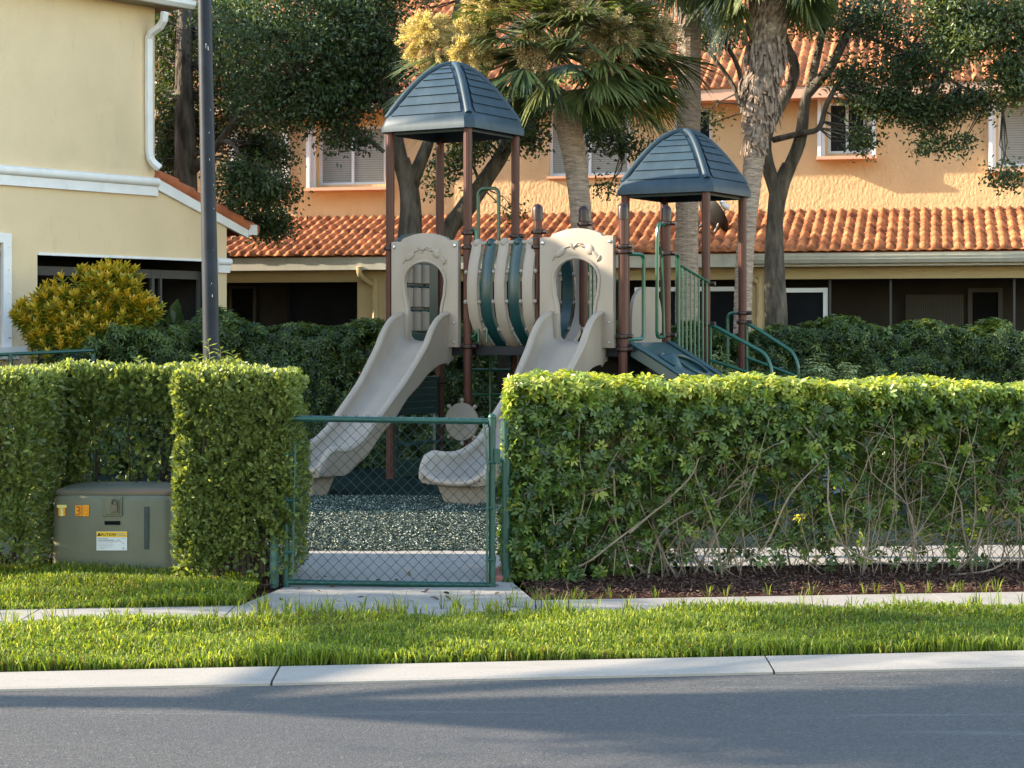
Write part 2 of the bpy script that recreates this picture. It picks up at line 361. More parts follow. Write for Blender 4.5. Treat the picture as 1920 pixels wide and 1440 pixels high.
# ------------------------------------------------------------------ grass
def grass(name, n, fx, fy_lo, fy_hi, hlo, hhi, label=None):
    X = rs.uniform(fx[0], fx[1], n); t = rs.rand(n); Y = fy_lo(X)+(fy_hi(X)-fy_lo(X))*t
    H = rs.uniform(hlo, hhi, n)*(.8+.35*np.sin(X*3.1+1.3*np.sin(Y*5))*np.cos(Y*4+X))
    th = rs.rand(n)*6.283; lean = rs.uniform(.1, .9, n)
    d = np.stack([np.cos(th), np.sin(th), 0*th], 1); up = np.array([0, 0, 1.]); side = np.stack([-np.sin(th), np.cos(th), 0*th], 1)
    # turn the blades so most of them show their width
    tw = rs.uniform(-1.2, 1.2, n)[:, None]; side = unit(side*np.cos(tw)+d*np.sin(tw))
    B = np.stack([X, Y, np.zeros(n)], 1); W = rs.uniform(.0025, .0055, n)[:, None]; H = H[:, None]; l = lean[:, None]
    p1 = B+up*H*.5+d*H*l*.22; p2 = B+up*H*.88*(1-.15*l)+d*H*l*.62; p3 = B+up*H*(1-.35*l)+d*H*l*1.05
    V = np.stack([B-side*W*.8, B+side*W*.8, p1-side*W, p1+side*W, p2-side*W*.7, p2+side*W*.7, p3, p3], 1)
    bs_ = np.arange(n)[:, None]*8
    Fa = np.concatenate([bs_+np.array([0, 1, 3, 2]), bs_+np.array([2, 3, 5, 4]), bs_+np.array([4, 5, 7, 6])], 1).reshape(-1, 4)
    patch = .50+.14*np.sin(X*1.9+.5)*np.cos(Y*2.3)+rs.normal(0, .24, n)
    return struct(name, npmesh(name, V, Fa, np.repeat(np.clip(patch, 0, 1), 3)), M['grass'], 'stuff')
grass('front_grass', 158000, (-4.6, 6.4), lambda x: 9.84+SL*x+abs(rs.normal(0, .03, len(x))), lambda x: 11.30+SL*x+rs.normal(0, .06, len(x)), .045, .112)
grass('back_grass', 36000, (-4.2, -1.72), lambda x: 12.0+SL*x, lambda x: np.where(x < -2.45, 13.35, 13.35-(x+2.45)*.95)+rs.normal(0, .07, len(x)), .06, .12)

def chips(name, n, px, L, W, m, zr=.02, kind='stuff', mask=None):
    X = rs.uniform(px[0], px[1], n); Y = rs.uniform(px[2], px[3], n)
    if mask is not None: k = mask(X, Y); X = X[k]; Y = Y[k]; n = len(X)
    C = np.stack([X, Y, rs.uniform(.006, zr, n)], 1); A = rdir(n); A[:, 2] *= .35; N = rdir(n)*.6+np.array([0, 0, 1.])
    return struct(name, leafmesh(name, C, A, N, rs.uniform(.6, 1.3, n)*L, rs.uniform(.6, 1.3, n)*W, True, .1, 0), m, kind)
chips('rubber_mulch', 130000, (-2.7, .4, 14.72, 19.5), .019, .011, M['rubber_chip'], .035)
chips('right_mulch', 32000, (.08, 6.4, 11.8, 14.6), .034, .009, M['mulch_chip'], .035, mask=lambda x, y: (y > 12.04+SL*x) & (y < 13.55+.12*x) & ((x > .16) | (y > 12.5)))
chips('left_mulch', 10000, (-4.2, -1.55, 12.6, 14.4), .034, .009, M['mulch_chip'], .035, mask=lambda x, y: y > np.where(x < -2.45, 13.25, 13.25-(x+2.45)*.95))
chips('fallen_leaves', 70, (-1.5, .1, 11.95, 13.3), .05, .025, M['dead_leaf'], .02, mask=lambda x, y: rs.rand(len(x)) < .3+(x+1.5)*.6)

# ------------------------------------------------------------------ rear building
RO = np.array([0, 32.5, 0.]); RU = np.array([.9755, -.2204, 0]); RV = np.array([.2204, .9755, 0]); RZ = np.array([0, 0, 1.]); RAX = [RU, RV, RZ]
def rl(lx, ly, z): return RO+RU*lx+RV*ly+RZ*z
def rpx(px, ly):     # lx at which plane ly is seen in column px
    k = (px-960)/F   # X = k Y
    ox = RO[0]+RV[0]*ly; oy = RO[1]+RV[1]*ly
    return (k*oy-ox)/(RU[0]-k*RU[1])
def rz(px, py, ly):
    lx = rpx(px, ly); Y = rl(lx, ly, 0)[1]; return CH+(HZ-py)/F*Y
def tiles(x0, x1, y0, z0, y1, z1, T, step=.36, wid=.170, seg=8, lift=.024):
    """barrel tiles: corrugated courses that overlap going up the slope. T(x,y,z)->world"""
    sl_ = math.hypot(y1-y0, z1-z0); nc = int(sl_/step); cols = int((x1-x0)/wid)
    dy = (y1-y0)/sl_; dz = (z1-z0)/sl_
    V = []; Fs = []
    xs = []; hs = []
    for c in range(cols):
        for k in range(seg):
            t = k/seg; xs.append(x0+(c+t)*wid); hs.append(.050*max(0, math.sin(math.pi*t/.70))**.85 if t < .70 else -.014*math.sin(math.pi*(t-.70)/.30))
    xs = np.array(xs); hs = np.array(hs); n = len(xs)
    out = []; faces = []
    for r in range(nc+1):
        jit = rs.normal(0, .006, cols).repeat(seg); wob = rs.normal(0, .004, cols).repeat(seg)
        a0 = r*step+jit; a1 = (r+1)*step+.03
        for (a, up) in ((a0, -.0), (a0, lift), (np.full(n, a1), .0)):
            h = hs*(1.05 if a is a0 else .80)+up+wob
            if up == 0. and a is a0: h = hs*.2-.012
            y = y0+dy*a-dz*h; z = z0+dz*a+dy*h
            out.append(np.stack([xs, y, z], 1))
        b0 = 3*r*n; i = np.arange(n-1)
        for q in (0, 1): faces.append(np.stack([b0+q*n+i, b0+q*n+i+1, b0+(q+1)*n+i+1, b0+(q+1)*n+i], 1))
    L = np.concatenate(out); O, U, Vv = T
    Wd = O[None]+L[:, :1]*U+L[:, 1:2]*Vv+L[:, 2:]*RZ
    return npmesh('tiles', Wd, np.concatenate(faces), smooth=False)
rb = thing('orange_house', 'long orange stucco house with red tile roofs and dark screened porch behind the playground', 'house', rl(0, 0, 0))
RX0, RX1 = -14.0, 13.0
# upper wall with window openings
wins = [ # px0,py0,px1,py1, kind
 (455, 238, 528, 340, 'blind'), (597, 235, 722, 347, 'blind'), (1030, 200, 1180, 330, 'shade'), (1262, 203, 1334, 300, 'dark'), (1552, 190, 1624, 288, 'dark'), (1872, 188, 1985, 312, 'blind'), (250, 240, 330, 345, 'blind')]
wr = []
for a in wins:
    wr.append((rpx(a[0], 0), rz(a[0], a[3], 0), rpx(a[2], 0), rz(a[2], a[1], 0), a[4]))
wr.sort()
b = MB(); x = RX0; zt, zb = 5.95, 3.55
for (x0, z0, x1, z1, k) in wr:
    z1 = min(z1, 5.7)
    b.box(rl((x+x0)/2, .1, (zt+zb)/2), (x0-x, .2, zt-zb), RAX)
    b.box(rl((x0+x1)/2, .1, (z0+zb)/2), (x1-x0, .2, z0-zb), RAX); b.box(rl((x0+x1)/2, .1, (zt+z1)/2), (x1-x0, .2, zt-z1), RAX); x = x1
b.box(rl((x+RX1)/2, .1, (zt+zb)/2), (RX1-x, .2, zt-zb), RAX)
b.box(rl(RX0+.1, 4, 3), (.2, 7.6, 5.9), RAX); b.box(rl(RX1-.1, 4, 3), (.2, 7.6, 5.9), RAX)
up_wall = b.build('upper_wall', M['orange_stucco'], rb)
for (x0, z0, x1, z1, k) in wr:
    z1 = min(z1, 5.7); wdt = x1-x0; h = z1-z0
    f = MB(); fw = .045
    for xx in (x0+fw/2, x1-fw/2, (x0+x1)/2): f.box(rl(xx, .10, (z0+z1)/2), (fw, .06, h-.004), RAX)
    for zz in (z0+fw/2, z1-fw/2): f.box(rl((x0+x1)/2, .10, zz), (wdt-2*fw, .055, fw), RAX)
    wo = f.build('window', M['white_frame'], rb)
    g = MB(); g.box(rl((x0+x1)/2, .13, (z0+z1)/2), (wdt, .01, h), RAX); g.build('pane', M['glass_dark'], wo)
    if k in ('blind', 'shade'):
        g = MB(); nsl = int(h/.040)
        for i in range(nsl):
            zz = z0+.03+i*(h-.05)/nsl
            g.box(rl((x0+x1)/2, .112, zz), (wdt-.1, .004, .040), [RU, RV*.8-RZ*.6*0, RZ*.9+RV*.25])
        g.build('blind', M['blind'], wo)
    # projecting side shutters + sill board
    if k != 'shade' and not (1200 < 0):
        if x0 > rpx(1500, 0) or x0 < rpx(700, 0):
            for sx, dx in ((x0-.13, 0), (x1+.13, 0)):
                q = MB(); q.box(rl(sx, -.10, (z0+z1)/2), (.06, .2, h+.12), RAX); q.box(rl(sx+(.06 if sx < x0 else -.06), -.045, (z0+z1)/2), (.05, .09, h+.10), RAX)
                q.build('shutter_track', M['white_trim'], rb)
            q = MB(); q.box(rl((x0+x1)/2, -.12, z0-.09), (wdt+.36, .24, .055), RAX); q.build('sill', M['pink_sill'], rb)
        else:
            q = MB(); q.box(rl((x0+x1)/2, -.03, z0-.03), (wdt+.06, .06, .04), RAX); q.build('sill', M['pink_sill'], rb)
    else:
        q = MB(); q.box(rl((x0+x1)/2, -.03, z0-.03), (wdt+.06, .06, .04), RAX); q.build('sill', M['pink_sill'], rb)
# upper roof
me = tiles(RX0-.5, RX1+.5, -.55, 5.80, 7.5, 9.35, (RO, RU, RV)); link('upper_roof', me, M['tile'], rb)
b = MB(); b.sheet([rl(RX0-.5, -.5, 5.77), rl(RX1+.5, -.5, 5.77), rl(RX1+.5, 7.5, 9.3), rl(RX0-.5, 7.5, 9.3)])
b.sheet([rl(RX0-.5, 15.5, 5.77), rl(RX1+.5, 15.5, 5.77), rl(RX1+.5, 7.5, 9.3), rl(RX0-.5, 7.5, 9.3)]); b.build('roof_deck', M['tile_edge'], rb)
b = MB(); b.box(rl(0, -.50, 5.70), (RX1-RX0+.9, .05, .20), RAX); b.box(rl(0, -.24, 5.63), (RX1-RX0+.9, .47, .03), RAX); b.build('fascia', M['pink_sill'], rb)
# lower roof
me = tiles(RX0-.3, RX1+.3, -2.55, 2.99, 0.0, 3.74, (RO, RU, RV)); link('lower_roof', me, M['tile'], rb)
b = MB(); b.sheet([rl(RX0-.3, -2.5, 2.95), rl(RX1+.3, -2.5, 2.95), rl(RX1+.3, 0, 3.70), rl(RX0-.3, 0, 3.70)]); b.build('roof_deck', M['tile_edge'], rb)
xs_ = rpx(1405, -2.6)
b = MB(); b.box(rl(0, -2.46, 2.85), (RX1-RX0+.5, .06, .21), RAX); b.box(rl(0, -2.26, 2.78), (RX1-RX0+.4, .36, .03), RAX); b.build('fascia', M['gutter'], rb)
b = MB(); pr = [(-2.49, 2.78), (-2.60, 2.79), (-2.635, 2.85), (-2.635, 2.895), (-2.65, 2.895), (-2.65, 2.915), (-2.49, 2.915)]
b.add([rl(xx, a, z) for xx in (xs_, RX1+.2) for a, z in pr], [(k, (k+1) % 7, 7+(k+1) % 7, 7+k) for k in range(7)]+[tuple(range(7)), tuple(range(13, 6, -1))])
b.build('gutter', M['gutter'], rb)
# porch wall at ly=-2.1 : header + piers
LY = -2.1
def pw(bb, px0, px1, z0, z1, th=.2, ly=LY):
    x0 = rpx(px0, ly); x1 = rpx(px1, ly); bb.box(rl((x0+x1)/2, ly+th/2, (z0+z1)/2), (x1-x0, th, z1-z0), RAX)
b = MB(); x0 = RX0; x1 = RX1; b.box(rl((x0+x1)/2, LY+.1, 2.67), (x1-x0, .2, .22), RAX)
for a, c in ((-500, 120), (670, 762), (1400, 1441), (2300, 2500)): pw(b, a, c, -.05, 2.558)
b.build('porch_wall', M['beige_stucco'], rb, bevel=0)
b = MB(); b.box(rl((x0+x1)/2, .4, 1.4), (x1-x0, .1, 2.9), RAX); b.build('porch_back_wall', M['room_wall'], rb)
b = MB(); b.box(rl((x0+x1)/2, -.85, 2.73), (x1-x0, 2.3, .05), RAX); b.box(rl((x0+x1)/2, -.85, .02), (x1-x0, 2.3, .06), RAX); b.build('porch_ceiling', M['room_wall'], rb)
def fr(px0, py0, px1, py1, ly, m, name='door', w_=.06, pane=None, mid=False):
    x0 = rpx(px0, ly); x1 = rpx(px1, ly); z1 = rz((px0+px1)/2, py0, ly); z0 = rz((px0+px1)/2, py1, ly)
    q = MB()
    for xx in (x0+w_/2, x1-w_/2)+(((x0+x1)/2,) if mid else ()): q.box(rl(xx, ly, (z0+z1)/2), (w_, .05, z1-z0), RAX)
    q.box(rl((x0+x1)/2, ly, z1-w_/2), (x1-x0-2*w_, .045, w_), RAX)
    o = q.build(name, m, rb)
    if pane:
        g = MB(); g.box(rl((x0+x1)/2, ly+.03, (z0+z1)/2), (x1-x0-.01, .01, z1-z0-.01), RAX); g.build('pane', pane, o)
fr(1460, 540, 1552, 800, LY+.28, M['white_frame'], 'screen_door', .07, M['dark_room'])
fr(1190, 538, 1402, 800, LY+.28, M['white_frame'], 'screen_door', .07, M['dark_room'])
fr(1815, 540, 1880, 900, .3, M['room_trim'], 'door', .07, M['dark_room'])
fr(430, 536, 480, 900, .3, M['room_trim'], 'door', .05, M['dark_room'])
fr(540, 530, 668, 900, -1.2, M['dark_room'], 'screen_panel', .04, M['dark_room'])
for px in (1556, 1670, 1902): 
    b = MB(); xx = rpx(px, LY+.2); b.box(rl(xx, LY+.25, 1.25), (.035, .05, 2.6), RAX); b.build('screen_frame', M['room_trim'], rb)
b = MB()
for i in range(26):
    xx = rpx(1700+i*4.2, .2); b.box(rl(xx, .2+.02*(i % 2), 1.2), (.03, .02, 2.3), RAX)
b.build('vertical_blind', M['room_trim'], rb)
# downspouts on porch piers
for px in (703, 1424):
    x_ = rpx(px, LY-.06)
    b = MB(); b.tube([rl(x_-.16, LY-.42, 2.80), rl(x_-.16, LY-.36, 2.66), rl(x_-.10, LY-.12, 2.56), rl(x_-.02, LY-.06, 2.50), rl(x_, LY-.06, 2.40), rl(x_, LY-.06, .1)], .045, 8, smooth=3)
    b.build('downspout', M['beige_stucco'], rb, smooth=True)
# floodlight under the eave
b = MB(); c = P(1344, 500, 30.2); b.tube([c+[-.06, .2, .06], c+[-.06, 0, .03], c], .02, 6); b.lathe(c+[0, 0, -.0], [(.03, 0), (.06, -.05), (.075, -.13), (.06, -.14)], 12); b.ball(c+[-.16, 0, .02], .05, 8)
b.build('floodlight', M['dish_grey'], rb, smooth=True)
# satellite dish
dc = P(1328, 407, 30.4); dt = thing('satellite_dish', 'dark grey satellite dish on the lower tile roof between two palm trunks', 'satellite dish', rl(rpx(1308, -1.5), -1.5, 3.3))
ax = unit(np.array([.80, .30, .52]))
b = MB(); b.lathe(dc, [(.001, -.02), (.12, -.01), (.24, .03), (.36, .10), (.37, .115), (.35, .115), (.23, .045), (.12, .005), (.001, -.005)], 28, ax)
b.build('dish', M['dish_grey'], dt, smooth=True)
b = MB(); e = P(1362, 388, 30.2); b.tube([dc+[.05, -.05, -.34], e], .014, 6); b.tube([dc+ax*.12+[0, 0, .0], e], .007, 5); b.build('arm', M['gutter'], dt)
b = MB(); b.lathe(e, [(.02, -.05), (.045, -.05), (.05, 0), (.035, .09)], 10, (-.7, -.2, .3)); b.ball(e+[-.06, 0, .07], .05, 8); b.build('receiver', M['white_frame'], dt, smooth=True)
b = MB(); fpt = rl(rpx(1308, -1.5), -1.5, 3.32); b.tube([dc-ax*.03, dc+[-.16, .05, -.18], fpt+[0, 0, .25], fpt], .022, 8, smooth=3); b.box(fpt+[0, 0, .03], (.16, .16, .02)); b.build('mast', M['dish_grey'], dt, smooth=True)

# ------------------------------------------------------------------ left building
LU = unit(np.array([1., 1.2756, 0])); LV = np.array([-LU[1], LU[0], 0]); LO = np.array([-4.985, 32.4-1.2756*4.985, 0]); LAX = [LU, LV, RZ]
def ll(lx, ly, z): return LO+LU*lx+LV*ly+RZ*z
def lpx(px, ly=0):
    k = (px-960)/F; ox = LO[0]+LV[0]*ly; oy = LO[1]+LV[1]*ly
    return (k*oy-ox)/(LU[0]-k*LU[1])
def lz(px, py, ly=0): return CH+(HZ-py)/F*ll(lpx(px, ly), ly, 0)[1]
lb = thing('yellow_house', 'pale yellow stucco house with white band, downspout and screened porch at the left edge', 'house', ll(-2, 0, 0))
XL = -10.0; DP = 5.2
xo0, xo1 = lpx(70), lpx(398); xe = lpx(425); zo = lz(245, 481); xw1 = lpx(6); xw0 = xw1-.75; zw0, zw1 = lz(5, 648), lz(5, 452)
zr0, zr1 = lz(290, 345), lz(425, 421)
b = MB()
b.box(ll((XL+0)/2, .1, (6.3+zr0)/2), (0-XL, .2, 6.3-zr0), LAX)
b.prism([(XL, zo), (xe, zo), (xe, zr1), (0, zr0), (XL, zr0)], ll(0, 0, 0), LU, RZ, LV*.2)
b.box(ll((XL+xw0)/2, .1, zo/2), (xw0-XL, .2, zo), LAX); b.box(ll((xw1+xo0)/2, .1, zo/2), (xo0-xw1, .2, zo), LAX)
b.box(ll((xw0+xw1)/2, .1, zw0/2), (xw1-xw0, .2, zw0), LAX); b.box(ll((xw0+xw1)/2, .1, (zw1+zo)/2), (xw1-xw0, .2, zo-zw1), LAX)
b.box(ll((xo1+xe)/2, .1, zo/2), (xe-xo1, .2, zo), LAX)
b.box(ll(XL+.1, DP/2+.1, 3.15), (.2, DP-.2, 6.3), LAX); b.box(ll(-.1, DP/2+.1, 4.9), (.2, DP-.2, 2.8), LAX)
b.box(ll((XL+xe)/2, DP+.1, 1.8), (xe-XL, .2, 3.6), LAX); b.box(ll(XL/2, DP+.1, 4.96), (-XL, .2, 2.7), LAX)
b.build('wall', M['yellow_stucco'], lb)
# porch inside
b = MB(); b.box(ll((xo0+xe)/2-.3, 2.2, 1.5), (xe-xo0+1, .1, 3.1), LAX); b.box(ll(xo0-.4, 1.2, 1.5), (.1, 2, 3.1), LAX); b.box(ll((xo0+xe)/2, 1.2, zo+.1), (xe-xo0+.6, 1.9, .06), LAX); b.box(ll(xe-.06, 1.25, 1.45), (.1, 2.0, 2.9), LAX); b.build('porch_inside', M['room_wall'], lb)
b = MB()
for px, w_ in ((285, .05), (300, .03), (372, .05)):
    b.box(ll(lpx(px, .3), .3, 1.3), (w_, .05, 2.6), LAX)
b.box(ll((xo0+xo1)/2, .30, zo-.22), (xo1-xo0, .04, .12), LAX)
b.build('screen_frame', M['room_trim'], lb)
b = MB()
for px in (292, 328): b.box(ll(lpx(px, 2.0), 2.1, 1.1), (.07, .05, 2.2), LAX)
b.box(ll((lpx(292, 2.)+lpx(328, 2.))/2, 2.1, 2.2), (lpx(328, 2.)-lpx(292, 2.)+.07, .05, .07), LAX); b.build('door', M['room_trim'], lb)
b = MB(); b.box(ll((xo0+xo1)/2, -.012, zo-.012), (xo1-xo0, .03, .035), LAX); b.build('opening_trim', M['white_trim'], lb)
# bands
b = MB(); zt_ = lz(145, 332); xb = 0.02
b.box(ll((XL+xb)/2, -.025, zt_-.115), (xb-XL, .05, .13), LAX)
pr = [(0, 0), (-.06, 0), (-.095, .025), (-.105, .06), (-.095, .10), (-.06, .12), (0, .12)]
b.add([ll(xx, a, zt_-.047+z) for xx in (XL, xb) for a, z in pr], [(k, (k+1) % 7, 7+(k+1) % 7, 7+k) for k in range(7)]+[tuple(range(7)), tuple(range(13, 6, -1))])
b.build('molding', M['white_trim'], lb, smooth=True)
b = MB(); xr1 = lpx(462); zr_a = lz(290, 340); zr_b = lz(462, 438)
b.prism([(0.0, lz(290, 355)), (xr1, lz(462, 447)), (xr1, lz(462, 424)), (0.0, lz(290, 333))], ll(0, -.05, 0), LU, RZ, LV*.05)
b.box(ll(xr1+.05, -.02, zr_b+.05), (.10, .22, .15), LAX); b.build('fascia', M['white_trim'], lb, bevel=.005)
# lower roof over the porch, falling to the right
slx = xr1+.12; dzx = (zr_b-zr_a)/(xr1); 
b = MB(); b.prism([(0, zr_a+.03), (slx, zr_a+.03+dzx*slx), (slx, zr_a+.09+dzx*slx), (0, zr_a+.09)], ll(0, .01, 0), LU, RZ, LV*(DP)); 
nT = 6; 
for i in range(nT):
    a = i*slx/nT; c = (i+1)*slx/nT+.06
    b.tube([ll(a, .0, zr_a+.10+dzx*a), ll(c, .0, zr_a+.125+dzx*c)], [.075, .09], 12)
for k in range(22):
    for i in range(nT):
        a = i*slx/nT; c = (i+1)*slx/nT+.05
        b.tube([ll(a, .14+k*.2, zr_a+.09+dzx*a), ll(c, .14+k*.2, zr_a+.11+dzx*c)], [.07, .082], 8)
b.build('lower_roof', M['tile_edge'], lb, smooth=True)
# column cap
b = MB(); zc = lz(425, 497); xm = (lpx(408)+xe)/2; b.box(ll(xm, .08, zc-.06), (xe-lpx(408)+.05, .26, .11), LAX)
b.tube([ll(lpx(404), -.03, zc+.045), ll(xe+.03, -.03, zc+.045), ll(xe+.06, .05, zc+.045), ll(xe+.06, .2, zc+.045)], .055, 12); b.build('column_cap', M['white_trim'], lb, smooth=True)
# upper eave, roof and downspout
ze = lz(320, 22); xg = lpx(368, -.45)
b = MB(); pr = [(-.33, 0), (-.40, .0), (-.45, .05), (-.45, .12), (-.47, .12), (-.47, .14), (-.33, .14)]
b.add([ll(xx, a, ze+z) for xx in (XL, xg) for a, z in pr], [(k, (k+1) % 7, 7+(k+1) % 7, 7+k) for k in range(7)]+[tuple(range(7)), tuple(range(13, 6, -1))])
b.build('gutter', M['white_trim'], lb)
b = MB(); b.box(ll((XL+xg-.05)/2, -.155, ze+.03), (xg-XL-.1, .35, .04), LAX); b.box(ll(xg-.3, DP/2, ze+.03), (.5, DP, .04), LAX); b.build('soffit', M['soffit'], lb)
me = tiles(0, xg-XL+.1, -.40, ze+.17, 3.4, ze+1.7, (ll(XL, 0, 0), LU, LV)); link('upper_roof', me, M['tile'], lb)
b = MB(); b.sheet([ll(XL, -.33, ze+.13), ll(xg, -.33, ze+.13), ll(xg-2, 3.4, ze+1.45), ll(XL, 3.4, ze+1.45)]); b.sheet([ll(XL, 7, ze+.13), ll(xg, 7, ze+.13), ll(xg-2, 3.4, ze+1.45), ll(XL, 3.4, ze+1.45)]); b.sheet([ll(xg, -.33, ze+.13), ll(xg, 7, ze+.13), ll(xg-2, 3.4, ze+1.45)]); b.build('roof_deck', M['tile_edge'], lb)
b = MB()
def lp(px, py, ly): return ll(lpx(px, ly), ly, lz(px, py, ly))
b.tube([lp(309, 22, -.38), lp(307, 38, -.34), lp(300, 50, -.26), lp(284, 62, -.12), lp(279, 72, -.07), lp(279, 90, -.06), lp(279, 180, -.06), lp(280, 285, -.06), lp(282, 297, -.07), lp(288, 306, -.10), lp(300, 316, -.16)], .06, 4)
b.build('downspout', M['white_trim'], lb, bevel=.012)
# window at the left edge
b = MB(); h = zw1-zw0
for xx in (xw1+.0, xw0): b.box(ll(xx+.02, -.035, (zw0+zw1)/2), (.13, .07, h+.2), LAX)
b.box(ll((xw0+xw1)/2+.02, -.035, zw1+.04), (xw1-xw0-.13, .068, .13), LAX)
wn = b.build('window', M['white_trim'], lb, bevel=.004)
b = MB(); b.box(ll((xw0+xw1)/2+.05, -.08, zw0-.06), (xw1-xw0+.42, .16, .09), LAX); b.box(ll((xw0+xw1)/2+.05, -.06, zw0-.14), (xw1-xw0+.22, .12, .07), LAX); b.build('sill', M['white_trim'], wn, bevel=.004)
b = MB(); b.box(ll((xw0+xw1)/2, .10, (zw0+zw1)/2), (xw1-xw0, .01, h), LAX); b.build('pane', M['glass_dark'], wn)
for i in range(5): b = MB(); b.lathe(ll(xw1+.045, -.072, zw0+.1+i*h/4.6), [(.012, 0), (.012, .012)], 8, -LV); b.build('screw', M['bolt'], wn)

# ------------------------------------------------------------------ playground structure
U = np.array([.86, -.51, 0]); V_ = np.array([.51, .86, 0]); Z = RZ; S = 1.08; TB = .93
F1 = np.array([-.51, 21.5, 0]); L1 = F1-S*U; R1 = F1+S*V_; B1 = L1+S*V_
L2 = F1+TB*U; F2 = L2+S*U; B2 = L2+S*V_; R2 = F2+S*V_
L3 = B2+S*V_; F3 = R2+S*V_; B3 = L3+S*V_; R3 = F3+S*V_
def pz(p, py): return CH+(HZ-py)/F*p[1]
pg = thing('playground_structure', 'play structure with two blue pyramid roofs, brown posts, twin beige slides and green railings', 'playground', (L2+R2)/2)
PR = .052
def post(p, top, dome=True):
    b = MB(); b.tube([p, p+Z*top], PR, 28, flute=.045)
    o = b.build('post', M['post_brown'], pg, smooth=False)
    if dome:
        c = MB(); c.lathe(p+Z*(top-.12), [(PR+.008, 0), (PR+.008, .12), (PR+.002, .145), (PR-.012, .168), (PR-.03, .18), (.004, .185)], 18)
        c.build('post_cap', M['clamp_brown'], o, smooth=True)
    return o
def clamp(o, p, z, d=None, h=.05):
    b = MB(); b.lathe(p+Z*(z-h/2), [(PR+.006, 0), (PR+.022, .008), (PR+.024, h/2), (PR+.022, h-.008), (PR+.006, h)], 18)
    if d is not None:
        d = unit(np.array(d, float)); b.tube([p+Z*z+d*PR*.8, p+Z*z+d*(PR+.07)], .026, 10)
    q = np.array([-.85, -.53, 0.]); b.ball(p+Z*z+q*(PR+.02), .016, 8)
    b.build('clamp', M['clamp_brown'], o, smooth=True)
pF1 = post(F1, 4.12, False); pL1 = post(L1, 4.12, False); pR1 = post(R1, 4.12, False); pB1 = post(B1, 4.12, False)
pL2 = post(L2, pz(L2, 393)); pF2 = post(F2, pz(F2, 391)); pB2 = post(B2, pz(B2, 396)); pR2 = post(R2, pz(R2, 395))
pF3 = post(F3, 3.5, False); pR3 = post(R3, 3.5, False); pL3 = post(L3, 3.5, False); pB3 = post(B3, 3.5, False)
for o, p, ys in ((pL1, L1, (466,)), (pF1, F1, (437, 464, 650)), (pR1, R1, (443, 648)), (pL2, L2, (435, 463)), (pB2, B2, (420,)), (pF2, F2, (462, 472, 631, 655)), (pR2, R2, (419, 475, 628)), (pF3, F3, (532, 607)), (pR3, R3, (587, 604)), (pB1, B1, (716, 650))):
    for y in ys: clamp(o, p, pz(p, y), U if y not in (437, 716) else V_)
# decks with dark beams and perforated surface
ZD = 1.60; ZD3 = .98
for (c, zz) in (((L1+R1)/2, ZD), ((L2+R2)/2, ZD), ((L3+R3)/2, ZD3)):
    b = MB(); b.box(c+Z*(zz-.02), (S-.04, S-.04, .03), [U, V_, Z])
    for k in (-1, 1):
        b.box(c+Z*(zz-.085)+V_*k*(S/2-.02), (S-.1, .045, .10), [U, V_, Z]); b.box(c+Z*(zz-.085)+U*k*(S/2-.02), (.045, S-.15, .10), [U, V_, Z])
    b.build('deck', M['deck_dark'], pg)
# bridge deck
b = MB()
for i in range(7): b.box(F1+U*(TB*(i+.5)/7)+V_*S/2+Z*(ZD-.03), (TB/7-.012, .62, .04), [U, V_, Z])
b.box(F1+U*TB/2+V_*.12+Z*(ZD-.08), (TB-.1, .05, .10), [U, V_, Z]); b.box(F1+U*TB/2+V_*(S-.12)+Z*(ZD-.08), (TB-.1, .05, .10), [U, V_, Z])
b.build('bridge_deck', M['deck_dark'], pg)
